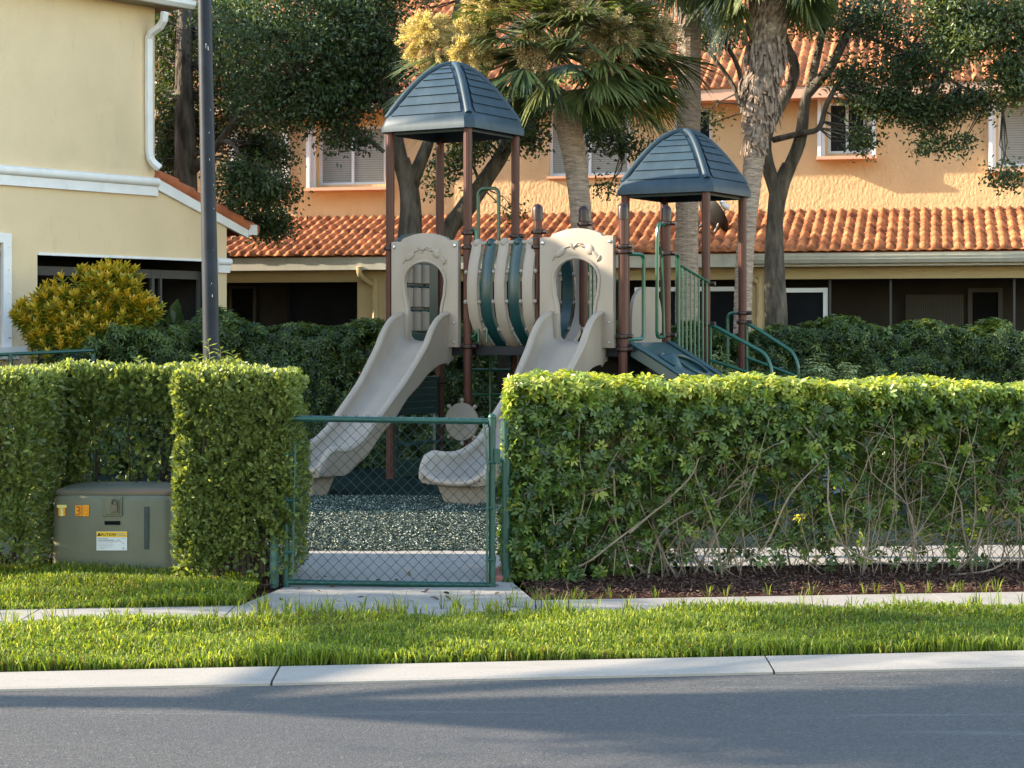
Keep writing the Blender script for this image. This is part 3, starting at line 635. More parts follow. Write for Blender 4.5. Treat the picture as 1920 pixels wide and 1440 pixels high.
# roofs
def roof(c, zb, hh, zpk, Hf=.65):
    # curved pyramid with bevelled corners and raised hips
    cut = .09
    def ring(h, ct, z): 
        pts = []
        for sx, sy in ((-1, -1), (1, -1), (1, 1), (-1, 1)):
            a = (sx*h, sy*(h-ct)); d = (sx*(h-ct), sy*h)
            pts += [a, d] if sx*sy < 0 else [d, a]
        return pts
    def W3(a, z): return c+U*a[0]+V_*a[1]+Z*z
    b = MB()
    def order(h, ct):
        o = []
        for (sx, sy) in ((-1, -1), (1, -1), (1, 1), (-1, 1)):
            p = (sx*h, sy*(h-ct)); q = (sx*(h-ct), sy*h)
            o += [p, q] if (sx, sy) in ((-1, -1), (1, 1)) else [q, p]
        return o
    prof = [(Hf-.05, zb+.02), (Hf, zb), (Hf, zb+hh*.35), (Hf-.035, zb+hh)]
    N = 12; zt = zb+hh
    for i in range(1, N+1):
        t = i/N; ang = t*math.pi/2
        # slightly convex flank
        x = (Hf-.06)*(1-t); z = zt+(zpk-zt)*math.sin(t*math.pi/2)**.98
        prof.append((max(x, .07*(1-t)+.015), z))
    prof[4:4] = []
    V = []; 
    for (h, z) in prof:
        ct = cut*(h/Hf)**.6 if h > .2 else h*.6
        V += [W3(p, z) for p in order(h, ct)]
    n = len(prof)
    Fs = [(i*8+k, i*8+(k+1) % 8, (i+1)*8+(k+1) % 8, (i+1)*8+k) for i in range(n-1) for k in range(8)]+[tuple((n-1)*8+k for k in range(8))]
    b.add(V, Fs)
    # underside dome
    Vi = []; 
    for (h, z) in prof[::3]:
        Vi += [W3(p, z-.05) for p in order(max(h-.06, .01), cut*.5*min(1, h))]
    m_ = len(prof[::3]); b.add(Vi, [(i*8+k, (i+1)*8+k, (i+1)*8+(k+1) % 8, i*8+(k+1) % 8) for i in range(m_-1) for k in range(8)])
    o = b.build('roof', M['roof_blue'], pg, smooth=True)
    # boards: lapped strips on each flank
    q = MB(); nb = 8
    def pf(t):   # half size and height at fraction t
        return (Hf-.05)*(1-t), zt+(zpk-zt)*math.sin(t*math.pi/2)**.98
    for k in range(4):
        A = [U, V_, -U, -V_][k]; Bn = [-V_, U, V_, -U][k]
        for i in range(nb):
            t0 = .02+i*.90/nb; t1 = .02+(i+1)*.90/nb
            h0, z0 = pf(t0); h1, z1 = pf(t1)
            e0 = max(h0-.10, .03); e1 = max(h1-.10, .02)
            lo = c+Bn*(h0+.022)+Z*(z0+.004); hi = c+Bn*(h1+.004)+Z*(z1+.004); lb_ = c+Bn*(h0-.01)+Z*(z0-.004)
            q.add([lo-A*e0, lo+A*e0, hi+A*e1, hi-A*e1, lb_-A*e0, lb_+A*e0], [(0, 1, 2, 3), (4, 5, 1, 0)])
    me = q.mesh('board'); link('roof_boards', me, M['roof_blue'], o)
    q = MB()
    for sx, sy in ((-1, -1), (1, -1), (1, 1), (-1, 1)):
        pts = []; rr = []
        for i in range(11):
            t = i/10; h, z = pf(t*.985); h = max(h-.035*(1-t), .0); pts.append(c+U*sx*h+V_*sy*h+Z*(z+.004)); rr.append(.044-.010*t)
        q.tube(pts, rr, 10)
    q.ball(c+Z*(zpk-.035), .075, 12, (1, 1, .7))
    q.build('hip_ridge', M['roof_blue'], o, smooth=True)
    q = MB(); q.box(c+U*0+Z*(zb+.10), (.1, 1.0, .05), [U, V_, Z]); q.box(c+Z*(zb+.10), (1.0, .1, .04), [U, V_, Z]); q.build('roof_brace', M['deck_dark'], o)
roof((L1+R1)/2, pz(F1, 240), .165, pz((L1+R1)/2, 121))
roof((L3+R3)/2, pz(F3, 360), .155, pz((L3+R3)/2, 246))
# arch panels with relief
def arch(mid, A=U, D=-V_, half=.462, z0=1.56, flip=1, simple=False, zsh=2.79, ztop=2.885):
    def hole():
        pts = [(-.235, z0), (-.235, 1.93)]
        pts += [(-.238, 2.0), (-.255, 2.08), (-.278, 2.16)]
        cz = 2.31
        for i in range(19):
            th = math.pi*1.06-i*(math.pi*1.12)/18; pts.append((.292*math.cos(th), cz+.25*math.sin(th)))
        pts += [(.278, 2.16), (.255, 2.08), (.238, 2.0), (.235, 1.93), (.235, z0)]
        return pts
    h = hole()
    outer = [(half, z0), (half, zsh), (half-.07, zsh+.006), (.33, zsh)]
    for i in range(11):
        t = i/10; outer.append((.30-.60*t, zsh+(ztop-zsh)*math.sin(math.pi*(.12+.76*t))**1.0))
    outer += [(-.33, zsh), (-half+.07, zsh+.006), (-half, zsh), (-half, z0)]
    poly = h+outer
    b = MB(); b.prism(poly, mid+D*.0, A, Z, D*.07)
    o = b.build('arch_panel', M['beige_plastic'], pg, smooth=True, bevel=.014, angle=60)
    q = MB(); o2 = mid+D*.072
    # rim round the opening and the raised arc
    rim = [o2+A*x+Z*z for x, z in h[1:-1]]; q.tube(rim, .019, 8)
    q.tube([o2+A*(.37*math.cos(t))+Z*(2.30+.40*math.sin(t)) for t in np.linspace(math.pi*.80, math.pi*.2, 16)], .011, 6)
    # leaf, dragonfly and shell shapes in low relief
    def blob(x, z, r, sx, sz, ang):
        ca, sa = math.cos(ang), math.sin(ang); V = []; 
        for i in range(7):
            ph = math.pi*i/6
            for k in range(12):
                th = 2*math.pi*k/12; e = math.sin(ph)*math.cos(th)*sx*r; g = math.cos(ph)*sz*r
                V.append(o2+A*(x+e*ca-g*sa)+Z*(z+e*sa+g*ca)+D*(math.sin(ph)*math.sin(th)*.016))
        q.add(V, [(i*12+k, i*12+(k+1) % 12, (i+1)*12+(k+1) % 12, (i+1)*12+k) for i in range(6) for k in range(12)])
    blob(-.20, 2.615, .04, 1, 2.0, -1.0); blob(.0, 2.70, .02, .8, 2.4, -.9)
    for dx, dz, an in ((-.06, .01, 1.2), (-.05, -.025, .9), (.055, .015, -1.9), (.07, -.012, -2.2)): blob(dx, 2.70+dz, .02, .5, 2.0, an)
    blob(.17, 2.645, .045, 1.2, 1.3, .3); blob(.25, 2.57, .03, .5, 2.5, .8); blob(.285, 2.545, .02, .5, 2.2, -.6)
    q.build('relief', M['beige_plastic'], o, smooth=True)
    for x in (-1, 1): q = MB(); q.lathe(mid+D*.07+A*x*(half-.04)+Z*(zsh-.06), [(.02, 0), (.02, .012), (.012, .016)], 10, D); q.build('bolt', M['bolt'], o, smooth=True)
    return o
M1 = (L1+F1)/2; M2 = (L2+F2)/2
arch(M1-V_*.02); arch(M2-V_*.02)
# slides
def slide(mid, run=2.62):
    O = mid-V_*.06; D = -V_
    ctrl = [(-.12, 1.63), (.05, 1.62), (.18, 1.56), (.40, 1.37), (.75, 1.10), (1.15, .79), (1.52, .52), (1.80, .36), (2.05, .285), (2.30, .265), (2.50, .27), (2.58, .25)]
    path = []
    for i in range(len(ctrl)-1):
        p0 = np.array(ctrl[max(i-1, 0)]); p1 = np.array(ctrl[i]); p2 = np.array(ctrl[i+1]); p3 = np.array(ctrl[min(i+2, len(ctrl)-1)])
        for k in range(4):
            t = k/4; path.append(.5*((2*p1)+(-p0+p2)*t+(2*p0-5*p1+4*p2-p3)*t*t+(-p0+3*p1-3*p2+p3)*t**3))
    path.append(np.array(ctrl[-1])); path = np.array(path); n = len(path)
    V = []; K = None
    for i in range(n):
        p = path[i]; T = unit(path[min(i+1, n-1)]-path[max(i-1, 0)]); N = np.array([-T[1], T[0]]); N = N if N[1] > 0 else -N
        d = p[0]
        # half width of bed, rim height
        hw = np.interp(d, [0, .3, .9, 1.5, 2.1, 2.5, 2.6], [.285, .29, .25, .235, .29, .35, .33])
        hr = np.interp(d, [-.1, .1, .35, .8, 1.6, 1.95, 2.35, 2.46, 2.54, 2.6], [.36, .34, .26, .18, .175, .22, .28, .24, .12, .02])
        rw = np.interp(d, [-.1, .3, 1.8, 2.4, 2.6], [.06, .075, .075, .09, .05])
        sk = np.interp(d, [-.1, .25, .5, 1.7, 2.3, 2.6], [.28, .18, .055, .055, .05, .02])*(1+.22*math.sin(d*13))
        q_ = rw/2; cz_ = max(hr-q_, .02)
        pr = [(0, 0), (hw*.60, .002), (hw*.82, .016), (hw*.95, .055 if hr > .1 else .01), (hw, max(cz_-.035, .02)), (hw-.004, cz_-.012)]
        pr += [(hw+q_-q_*1.1*math.cos(t), cz_+q_*math.sin(t)) for t in np.linspace(.15, math.pi-.0, 7)]
        pr += [(hw+rw-.018, cz_-.035), (hw+rw-.02, -sk*.55), (hw+rw-.032, -sk), (hw+rw-.055, -sk+.004), (hw*.9, -.035), (0, -.04)]
        full = pr+[(-x, y) for x, y in pr[-2:0:-1]]; K = len(full)
        for x, y in full:
            q = p+N*y; V.append(O+U*x+D*q[0]+Z*q[1])
    Fs = [(i*K+k, i*K+(k+1) % K, (i+1)*K+(k+1) % K, (i+1)*K+k) for i in range(n-1) for k in range(K)]+[tuple(range(K)), tuple((n-1)*K+k for k in reversed(range(K)))]
    b = MB(); b.add(V, Fs); o = b.build('slide', M['beige_plastic'], pg, smooth=True)
    # rolled exit lip with finger ribs
    q = MB(); q.tube([O+D*2.56+U*x+Z*(.235+.10*(abs(x)/.36)**3) for x in np.linspace(-.36, .36, 15)], .034, 10)
    for x in np.linspace(-.22, .22, 8): q.ball(O+D*2.565+U*x+Z*.262, .026, 8, (1, 1, .7))
    q.build('exit_lip', M['beige_plastic'], o, smooth=True)
    q = MB(); c = O+D*2.30
    q.add([c+U*x*w_+D*y*l_+Z*z for z, w_, l_ in ((-.02, .17, .12), (.24, .25, .20)) for x, y in ((-1, -1), (1, -1), (1, 1), (-1, 1))],
          [(0, 1, 2, 3), (7, 6, 5, 4), (0, 1, 5, 4), (1, 2, 6, 5), (2, 3, 7, 6), (3, 0, 4, 7)])
    q.build('slide_foot', M['beige_plastic'], o, bevel=.012)
    for x, z in ((.41, 1.62), (.41, 1.84), (-.41, 1.62), (-.41, 1.84)): q = MB(); q.lathe(O+D*.03+U*x+Z*z, [(.012, 0), (.012, .008), (.006, .011)], 8, D); q.build('bolt', M['bolt'], o, smooth=True)
    return o
slide(M1); slide(M2)
# barrel bridge ribs
for i in range(5):
    t = (i+.55)/5.1*TB+.03; m_ = M['beige_plastic'] if i % 2 == 0 else M['teal_plastic']
    ctr = F1+U*t+V_*S/2; zt_ = 2.74
    rib = [(-.53, 2.74), (-.545, 2.66), (-.60, 2.5), (-.635, 2.3), (-.63, 2.1), (-.58, 1.9), (-.48, 1.74), (-.34, 1.62), (-.16, 1.55), (0, 1.535)]
    full = rib+[(-a, z) for a, z in rib[-2::-1]]
    V = []; n = len(full)
    for k, (a, z) in enumerate(full):
        a0, z0 = full[max(k-1, 0)]; a1, z1 = full[min(k+1, n-1)]; tx, tz = a1-a0, z1-z0; l_ = math.hypot(tx, tz); nx, nz = tz/l_, -tx/l_
        w2, th = .067, .028
        for (x, y) in ((-w2, -th), (-w2*.6, -th-.014), (w2*.6, -th-.014), (w2, -th), (w2, th), (-w2, th)):
            V.append(ctr+U*x+V_*(a-nx*y)+Z*(z-nz*y))
    b = MB(); b.add(V, [(k*6+j, k*6+(j+1) % 6, (k+1)*6+(j+1) % 6, (k+1)*6+j) for k in range(n-1) for j in range(6)]+[tuple(range(6)), tuple((n-1)*6+j for j in range(5, -1, -1))])
    for sg in (-1, 1): b.ball(ctr+V_*sg*.53+Z*2.75, .06, 12)
    o = b.build('bridge_rib', m_, pg, smooth=True)
    label_part(o, 'curved beige rib of the bridge' if i % 2 == 0 else 'curved teal rib of the bridge')
b = MB()
for sg in (-1, 1):
    b.tube([F1+V_*(S/2+sg*.53)+Z*2.75, F1+U*TB+V_*(S/2+sg*.53)+Z*2.75], .026, 8)
    for a, z in ((.615, 2.42), (.628, 2.08), (.50, 1.77), (.30, 1.60)):
        b.tube([F1+V_*(S/2+sg*(a-.0))+U*.08+Z*z, F1+U*(TB-.08)+V_*(S/2+sg*a)+Z*z], .018, 8)
        for i in range(6): b.ball(F1+V_*(S/2+sg*a)+U*(t_:=.03+i*TB/5.1+.0)+Z*z, .027, 8)
b.build('bridge_spacers', M['beige_plastic'], pg, smooth=True)
# green tubes
def gt(pts, r=.019, name='railing', sm=0, m='green_tube'):
    b = MB(); b.tube(pts, r, 8, smooth=sm); return b.build(name, M[m], pg, smooth=True)
def bend(pts, r=.08, k=4):
    """round the corners of a polyline"""
    pts = [np.array(p, float) for p in pts]; out = [pts[0]]
    for i in range(1, len(pts)-1):
        a = unit(pts[i-1]-pts[i]); c = unit(pts[i+1]-pts[i]); rr = min(r, np.linalg.norm(pts[i-1]-pts[i])*.45, np.linalg.norm(pts[i+1]-pts[i])*.45)
        p0 = pts[i]+a*rr; p2 = pts[i]+c*rr
        for j in range(k+1): t = j/k; out.append(p0*(1-t)**2+pts[i]*2*t*(1-t)+p2*t*t)
    return out+[pts[-1]]
# hoop on the far side of the first tower + ladder
hb = (R1*.50+B1*.50)
gt(bend([hb+U*-.02+V_*.06+Z*1.4, hb+U*-.02+V_*.06+Z*3.48, hb+U*.27+V_*.06+Z*3.48, hb+U*.27+V_*.06+Z*1.4], .09), .022, 'grab_hoop')
b = MB()
for zz in (.35, .66, .97, 1.27): b.tube([hb-U*.16+V_*.08+Z*zz, hb+U*.44+V_*.08+Z*zz], .018, 8)
for xx in (-.16, .14, .44): b.tube([hb+U*xx+V_*.08+Z*0, hb+U*xx+V_*.08+Z*1.55], .018, 8)
b.build('ladder', M['green_tube'], pg, smooth=True)
# near F1 side loops
q = F1+U*.09
gt(bend([F1+Z*2.92, q+V_*.02+Z*2.92, q+V_*.02+Z*1.68, F1+Z*1.68], .06), .018, 'grab_bar')
b = MB(); b.tube(bend([q+U*.06+Z*1.62, q+U*.06+Z*1.86, q+U*.17+Z*1.86, q+U*.17+Z*1.62], .05), .013, 8); b.build('grab_bar', M['green_tube'], pg, smooth=True)
# climber opening between F2 and R2: D loops
zt_, zb_ = pz(F2, 475), pz(F2, 636)
gt(bend([F2+Z*zt_+V_*.04, F2+V_*.40*1+U*.05+Z*zt_, F2+V_*.40+U*.05+Z*zb_, F2+Z*zb_+V_*.04], .07), .022, 'grab_bar')
zt_ = pz(R2, 422); zb_ = pz(R2, 632)
gt(bend([R2+Z*zt_-V_*.04, R2-V_*.30+U*.05+Z*(zt_), R2-V_*.34+U*.05+Z*(zt_-.12), R2-V_*.34+U*.05+Z*zb_, R2-V_*.04+Z*zb_], .07), .022, 'grab_bar')
gt([R2-V_*.30+U*.05+Z*(zt_-.25), R2-V_*.16+U*.03+Z*(zt_-.38), R2-V_*.12+U*.03+Z*(zb_)], .014, 'grab_bar')
# stair barriers with vertical bars (R2->F3 and B2->L3)
def barrier(a, c_, off):
    za = pz(a, 475); b = MB(); A = a+off; C = c_+off; d = C-A
    top = bend([a+Z*za, A+d*.06+Z*za, A+d*.12+Z*(za-.02), A+d*.13+Z*1.55], .04)
    b.tube(bend([a+Z*za+off*.3, A+d*.20+Z*za, A+d*.20+Z*(za-.62), A+d*.20+Z*1.42], .07), .024, 8)
    z0_, z1_ = za-.12, pz(c_, 532)
    b.tube([A+d*.20+Z*(z0_), A+d*.90+Z*(z1_+.03), C+Z*z1_], .018, 8)
    b.tube([A+d*.20+Z*1.55, A+d*.92+Z*(1.14)], .016, 8)
    for i in range(7):
        t = .30+i*.62/6; b.tube([A+d*t+Z*(z0_+(z1_-z0_)*(t-.2)/.75), A+d*t+Z*(1.55-.41*(t-.2)/.72)], .0125, 6)
    b.build('stair_barrier', M['green_tube'], pg, smooth=True)
barrier(R2, F3, U*.05); barrier(B2, L3, -U*.05+V_*0)
b = MB()
for i in range(3):
    p = (B2+R2)/2+V_*(.25+i*.33); b.box(p+Z*(ZD-.20-i*.18), (.8, .30, .03), [U, V_, Z])
b.build('stair_treads', M['deck_dark'], pg)
# handrails from tower three down to the right
def handrail(a, py_top, px_e, py_e, py_b, low0, low1):
    Ye = (a+U*1.35)[1]
    za = pz(a, py_top); e = a+U*1.12; e[2] = 0; 
    pe = P(px_e, py_e, e[1]); ln = (pe[0]-a[0])/U[0]; E = a+U*ln; ze_ = pz(E, py_e)
    b = MB(); off = U*.06
    b.tube(bend([a+off*.3+Z*za, a+off+Z*(za-.005), E-U*.0+Z*ze_, E+U*.07+Z*(ze_-.16), E+U*.07+Z*(-.02)], .10), .024, 8)
    b.tube([a+off+Z*za, a+off+Z*.62], .018, 8)
    b.tube([a+off+Z*(pz(a, low0)), E+U*.06+Z*(pz(E, py_e)-.30)], .019, 8)
    b.build('handrail', M['green_tube'], pg, smooth=True)
handrail(F3, 607, 1440, 664, 700, 675, 697)
handrail(R3, 604, 1492, 660, 704, 670, 697)
gt(bend([R3+Z*pz(R3, 587), R3-U*.20+Z*pz(R3, 587), R3-U*.20+Z*1.15], .08), .022, 'grab_bar')
b = MB()
for i in range(4): b.box((F3+R3)/2+U*(.2+i*.26)+Z*(ZD3-.2-i*.19), (.24, .8, .03), [U, V_, Z])
b.build('stair_treads', M['deck_dark'], pg)
# moulded climbing ramp on the +u face of deck two
A0 = F2+U*.06; 
b = MB(); Lr = 2.45; nx, ny = 56, 26; V = []
for i in range(nx+1):
    for j in range(ny+1):
        t = i/nx; v = j/ny; hgt = 0
        for (ti, vi, r, a) in ((.20, .62, .20, -.10), (.16, .25, .13, .09), (.42, .30, .17, -.09), (.44, .75, .14, .09), (.64, .55, .18, -.09), (.66, .2, .13, .08), (.86, .6, .16, -.08)):
            dd = math.hypot((t-ti)*Lr, (v-vi)*.98); 
            if dd < r: hgt += a*(1-(dd/r)**4) if a < 0 else a*math.cos(dd/r*math.pi/2)
        hgt -= .03*(abs(v-.5)*2)**8
        z = 1.62-1.56*(t**1.03)+.06*math.sin(t*math.pi)
        V.append(A0+U*(t*Lr*.95)+V_*(.06+v*(S-.12))+Z*z+(U*.54+Z*.84)*hgt)
Fs = [(i*(ny+1)+j, (i+1)*(ny+1)+j, (i+1)*(ny+1)+j+1, i*(ny+1)+j+1) for i in range(nx) for j in range(ny)]
b.add(V, Fs)
for v in (.06, S-.06):
    b.add([A0+U*(t*Lr*.95)+V_*v+Z*(1.62-1.56*(t**1.03)+.06*math.sin(t*math.pi)-dz_) for t in np.linspace(0, 1, 12) for dz_ in (-.004, .15)], [(2*i, 2*i+1, 2*i+3, 2*i+2) for i in range(11)])
    b.tube([A0+U*(t*Lr*.95)+V_*v+Z*(1.62-1.56*(t**1.03)+.06*math.sin(t*math.pi)) for t in np.linspace(0, 1, 12)], .028, 8)
rp_ = b.build('climbing_ramp', M['green_plate'], pg, smooth=True)
def rampP(t, v): return A0+U*(t*Lr*.95)+V_*(.06+v*(S-.12))+Z*(1.62-1.56*(t**1.03)+.06*math.sin(t*math.pi)+.012)
for (ti, vi, r, a0, a1) in ((.20, .62, .19, 0, 6.2832), (.16, .25, .12, 1.0, 5.6), (.44, .30, .17, 0, 6.2832), (.44, .76, .13, 1.2, 5.4), (.66, .55, .17, 0, 6.2832)):
    b = MB(); b.tube([rampP(ti+math.cos(q)*r/Lr, vi+math.sin(q)*r/.96) for q in np.linspace(a0, a1, 26)], .020, 8)
    b.build('foothold', M['green_plate'], rp_, smooth=True)
# game panel (3 x 3 turning blocks) on the left face of tower one
def panel_uv(O, A, D):
    b = MB(); fr_ = [(.10, 1.56), (.18, 1.50), (.5, 1.47), (.82, 1.50), (.94, 1.60), (.98, 1.8), (.98, 2.62), (.92, 2.78), (.75, 2.90), (.54, 2.95), (.33, 2.90), (.16, 2.78), (.10, 2.62)]
    # frame as four pieces around the block field
    xL, xR, zB, zT = .26, .80, 1.72, 2.56
    for (x0, x1, z0, z1) in ((.08, xL, zB, zT), (xR, 1.0, zB, zT), (.08, 1.0, zT, 2.72), (.14, .94, 1.46, zB)): b.box(O+A*(x0+x1)/2+Z*(z0+z1)/2, (x1-x0, .05, z1-z0), [A, D, Z])
    b.prism([(.08, 2.72), (1.0, 2.72), (.93, 2.83), (.78, 2.90), (.54, 2.925), (.30, 2.90), (.15, 2.83)], O-D*.025, A, Z, D*.05)
    for z in (1.99, 2.28): b.tube([O+A*xL+Z*z, O+A*xR+Z*z], .016, 6)
    o = b.build('game_panel', M['teal_plastic'], pg, bevel=.006)
    for r_ in range(3):
        for c_ in range(3):
            q = MB(); q.lathe(O+A*(xL+.09+c_*.18)+Z*(zB+.02+r_*.285), [(.03, 0), (.078, .012), (.078, .235), (.03, .247)], 10)
            q.build('turning_block', M['beige_plastic'], o, smooth=True)
panel_uv(L1, V_, U)
# green house-front panel under tower one, small posts, counter
b = MB()
for i in range(5): b.box(L1+V_*.55+Z*(.78+i*.08), (.86, .04, .075), [V_, U, Z])
for x in (.10, .98): b.box(L1+V_*x+Z*.60, (.06, .05, 1.2), [V_, U, Z])
b.box(L1+V_*.55+Z*1.17, (.90, .08, .05), [V_, U, Z]); b.box(L1+V_*.55+U*.05+Z*.40, (.80, .22, .03), [V_, U, Z]); b.box(L1+V_*.55+Z*.10, (.84, .04, .20), [V_, U, Z])
b.build('play_panel', M['green_plate'], pg, bevel=.006)
b = MB()
for zz in (.1, .35, .6): b.box(L3+U*.5+V_*-.5+Z*(zz+.3), (1.0, .03, .2), [U, V_, Z])
b.build('skirt_panel', M['green_plate'], pg)
b = MB(); b.box(F2+V_*S/2-U*.03+Z*1.22, (.03, S-.12, .56), [U, V_, Z]); b.build('skirt_panel', M['deck_dark'], pg)
b = MB(); b.box((B2+R2)/2+Z*1.22, (S-.12, .03, .56), [U, V_, Z]); b.build('skirt_panel', M['deck_dark'], pg)
# ship's wheel
wc = F1-V_*.10+Z*pz(F1, 790); q0 = -V_
b = MB(); b.lathe(wc, [(.17, 0), (.215, 0), (.22, .02), (.215, .045), (.17, .045)], 28, q0); b.lathe(wc, [(.001, .005), (.185, .005), (.185, .018), (.001, .018)], 24, q0); b.lathe(wc, [(.05, .0), (.05, .05), (.03, .06)], 14, q0)
for k in range(8):
    th = k*math.pi/4+math.pi/2; d = U*math.cos(th)+Z*math.sin(th); b.tube([wc+q0*.025+d*.05, wc+q0*.025+d*.2, wc+q0*.025+d*.25], [.012, .014, .022], 8); b.ball(wc+q0*.025+d*.25, .026, 8)
b.build('ship_wheel', M['beige_plastic'], pg, smooth=True)
# rear arch panel on tower three
b = MB(); fo = L3+V_*.02+U*-.02
outl = [(.10, 1.0), (.10, 1.9)]+[(.52+.40*math.cos(t), 2.0+.30*math.sin(t)) for t in np.linspace(math.pi*.97, .03*math.pi, 12)]+[(.95, 1.9), (.95, 1.0), (.80, 1.0)]+[(.52+.26*math.cos(t), 1.25+.28*math.sin(t)) for t in np.linspace(0, math.pi, 9)]+[(.26, 1.0)]
b.prism(outl, fo, V_, Z, U*.05); b.build('end_panel', M['beige_plastic'], pg, bevel=.01, angle=60)

# ------------------------------------------------------------------ chain link gate and fence
def chainlink(bb, x0, x1, z0, z1, y, pitch=.0766, r=.0023, yf=None, sag=None):
    h = pitch/2; n = int(round((x1-x0)/h)); h = (x1-x0)/n; nz = int(round((z1-z0)/h)); hz = (z1-z0)/nz
    for i in range(n):
        pts = []
        for k in range(nz+1):
            xx = x0+h*(i+((k+i) % 2)); yy = (yf(xx) if yf else y)+(.004 if (k % 2) else -.004)
            pts.append((xx, yy, z0+k*hz+(sag(xx) if sag else 0)))
        e = np.array(pts[-1]); pts.append(tuple(e+[(.01 if i % 2 else -.01), .006, .028])); 
        bb.tube(pts, r, 4, cap=False)
GY = 12.66; sag = lambda x: -.021*(x+1.5)/1.4
gx0, gx1 = -1.53, -.135
gate = thing('chain_link_gate', 'closed green chain link gate with tubular frame between the two front hedges', 'gate', ((gx0+gx1)/2, GY, 0))
gz0, gz1 = .045, 1.155; tr = .023
b = MB(); g0 = np.array([gx0, GY, 0])
b.tube([(gx0, GY, gz0), (gx1, GY, gz0-.021)], tr-.003, 12); b.tube([(gx0, GY, gz1), (gx1, GY, gz1-.021)], tr-.002, 12)
b.tube([(gx0, GY, gz0-.03), (gx0, GY, gz1+.02)], tr, 12); b.tube([(gx1, GY, gz0-.045), (gx1, GY, gz1+.0)], tr, 12)
b.ball((gx1, GY, gz1+.008), .029, 10, (1, 1, .9)); b.tube([(gx1, GY, gz1-.06), (gx1, GY, gz1)], .029, 12)
b.build('frame', M['fence_green'], gate, smooth=True)
b = MB(); chainlink(b, gx0+.05, gx1-.03, gz0-.005, gz1+.005, GY-.02, sag=sag); b.build('wire_mesh', M['wire_green'], gate)
for q_ in (((gx0+.045, GY-.03, gz0+.02), (gx0+.06, GY-.03, .98)), ((gx1-.035, GY-.03, gz0), (gx1-.03, GY-.03, .82)), ((gx1-.025, GY-.035, .80), (gx1-.055, GY-.03, 1.12))):
    b = MB(); b.tube(q_, .010, 6); b.build('tension_bar', M['fence_green'], gate)
for z in (.2, .55, .86):
    b = MB(); b.tube([(gx1-.035, GY-.03, z), (gx1+.01, GY-.03, z)], .011, 6); b.lathe((gx1, GY, z-.016), [(tr+.004, 0), (tr+.004, .032)], 12); b.build('tension_band', M['fence_green'], gate, smooth=True)
    b = MB(); b.tube([(gx0-.01, GY-.03, z+.05), (gx0+.06, GY-.03, z+.05)], .011, 6); b.build('tension_band', M['fence_green'], gate, smooth=True)

b = MB(); b.box((gx1+.035, GY, .90), (.04, .06, .10)); b.tube([(gx1, GY, .87), (gx1+.08, GY, .87)], .012, 8); b.build('latch', M['fence_green'], gate, bevel=.004)
fc = thing('chain_link_fence', 'green chain link fence with round posts inside the hedge right of the gate', 'fence', (.02, 12.9, 0))
b = MB(); b.tube([(-.04, 12.95, 0), (-.04, 12.95, 1.12)], .030, 14); b.build('post', M['fence_green'], fc, smooth=True)
for x in (4.3, 7.0):
    b = MB(); b.tube([(x, 13.45+SL*x, 0), (x, 13.45+SL*x, 1.2)], .026, 12); b.build('post', M['fence_green'], fc, smooth=True)
b = MB(); b.tube([(-.04, 12.95, 1.1), (.05, 13.45, 1.17), (7, 13.45+.84, 1.17)], .02, 8); b.build('rail', M['fence_green'], fc, smooth=True)
b = MB(); chainlink(b, .05, 5.2, .03, 1.17, 0, yf=lambda x: 13.45+SL*x, r=.0025); b.build('wire_mesh', M['wire_green'], fc)
fl = thing('fence_post', 'weathered pale green fence post in the clipped hedge block left of the gate', 'post', (-1.62, 12.72, 0))
b = MB(); b.tube([(-1.62, 12.72, 0), (-1.62, 12.72, 1.0)], .030, 14); b.build('post', M['fence_old'], fl, smooth=True)
b = MB(); b.lathe((-1.62, 12.72, .36), [(.034, 0), (.036, .01), (.036, .045), (.034, .05)], 14); b.tube([(-1.60, 12.70, .385), (gx0, GY, .385)], .012, 8); b.build('hinge', M['fence_old'], fl, smooth=True)
fr_ = thing('rear_fence', 'distant green chain link fence below the white window of the yellow house', 'fence', (-5.2, 21.5, 0))
b = MB(); b.tube([P(-200, 672, 21.5), P(0, 665, 21.6), P(175, 657, 22.2)], .022, 10); b.build('rail', M['fence_green'], fr_, smooth=True)
for px in (-120, 175, 20):
    q = MB(); p = P(px, 664, 21.6); q.tube([(p[0], p[1], 0), tuple(p)], .026, 10); q.build('post', M['fence_green'], fr_, smooth=True)
b = MB(); a_ = P(-200, 660, 21.5)[0]; c_ = P(175, 657, 22.2)[0]; chainlink(b, a_, c_, .05, 1.44, 21.6, yf=lambda x: 21.55+.25*(x-a_), r=.0022); b.build('wire_mesh', M['wire_green'], fr_)

# bin beside the gate and brick edging
bn = thing('slatted_bin', 'dark brown slatted box standing just inside the gate at its right', 'bin', (.12, 13.55, 0))
b = MB(); b.box((.16, 13.60, .26), (.44, .44, .50)); b.build('body', M['bin_brown'], bn, bevel=.01)
b = MB()
for i in range(8): b.box((-.055+i*.058, 13.375, .27), (.046, .012, .48)); b.box((-.065, 13.40+i*.058, .27), (.012, .046, .48))
b.build('slats', M['bin_brown'], bn)
b = MB(); b.box((.16, 13.60, .53), (.50, .50, .04)); b.build('lid', M['bin_brown'], bn, bevel=.01)
for i in range(5):
    b = MB(); b.box((-.09+.02*i, 12.98+i*.115, .03), (.18, .10, .045), [unit(np.array([1, .1*(i % 3), 0])), unit(np.array([-.1*(i % 3), 1, 0])), Z])
    o = b.build('brick', M['brick'], None, bevel=.006); tag(o, 'reddish paver brick in the short row behind the right gate post', 'brick', 'bricks edging the gate path')

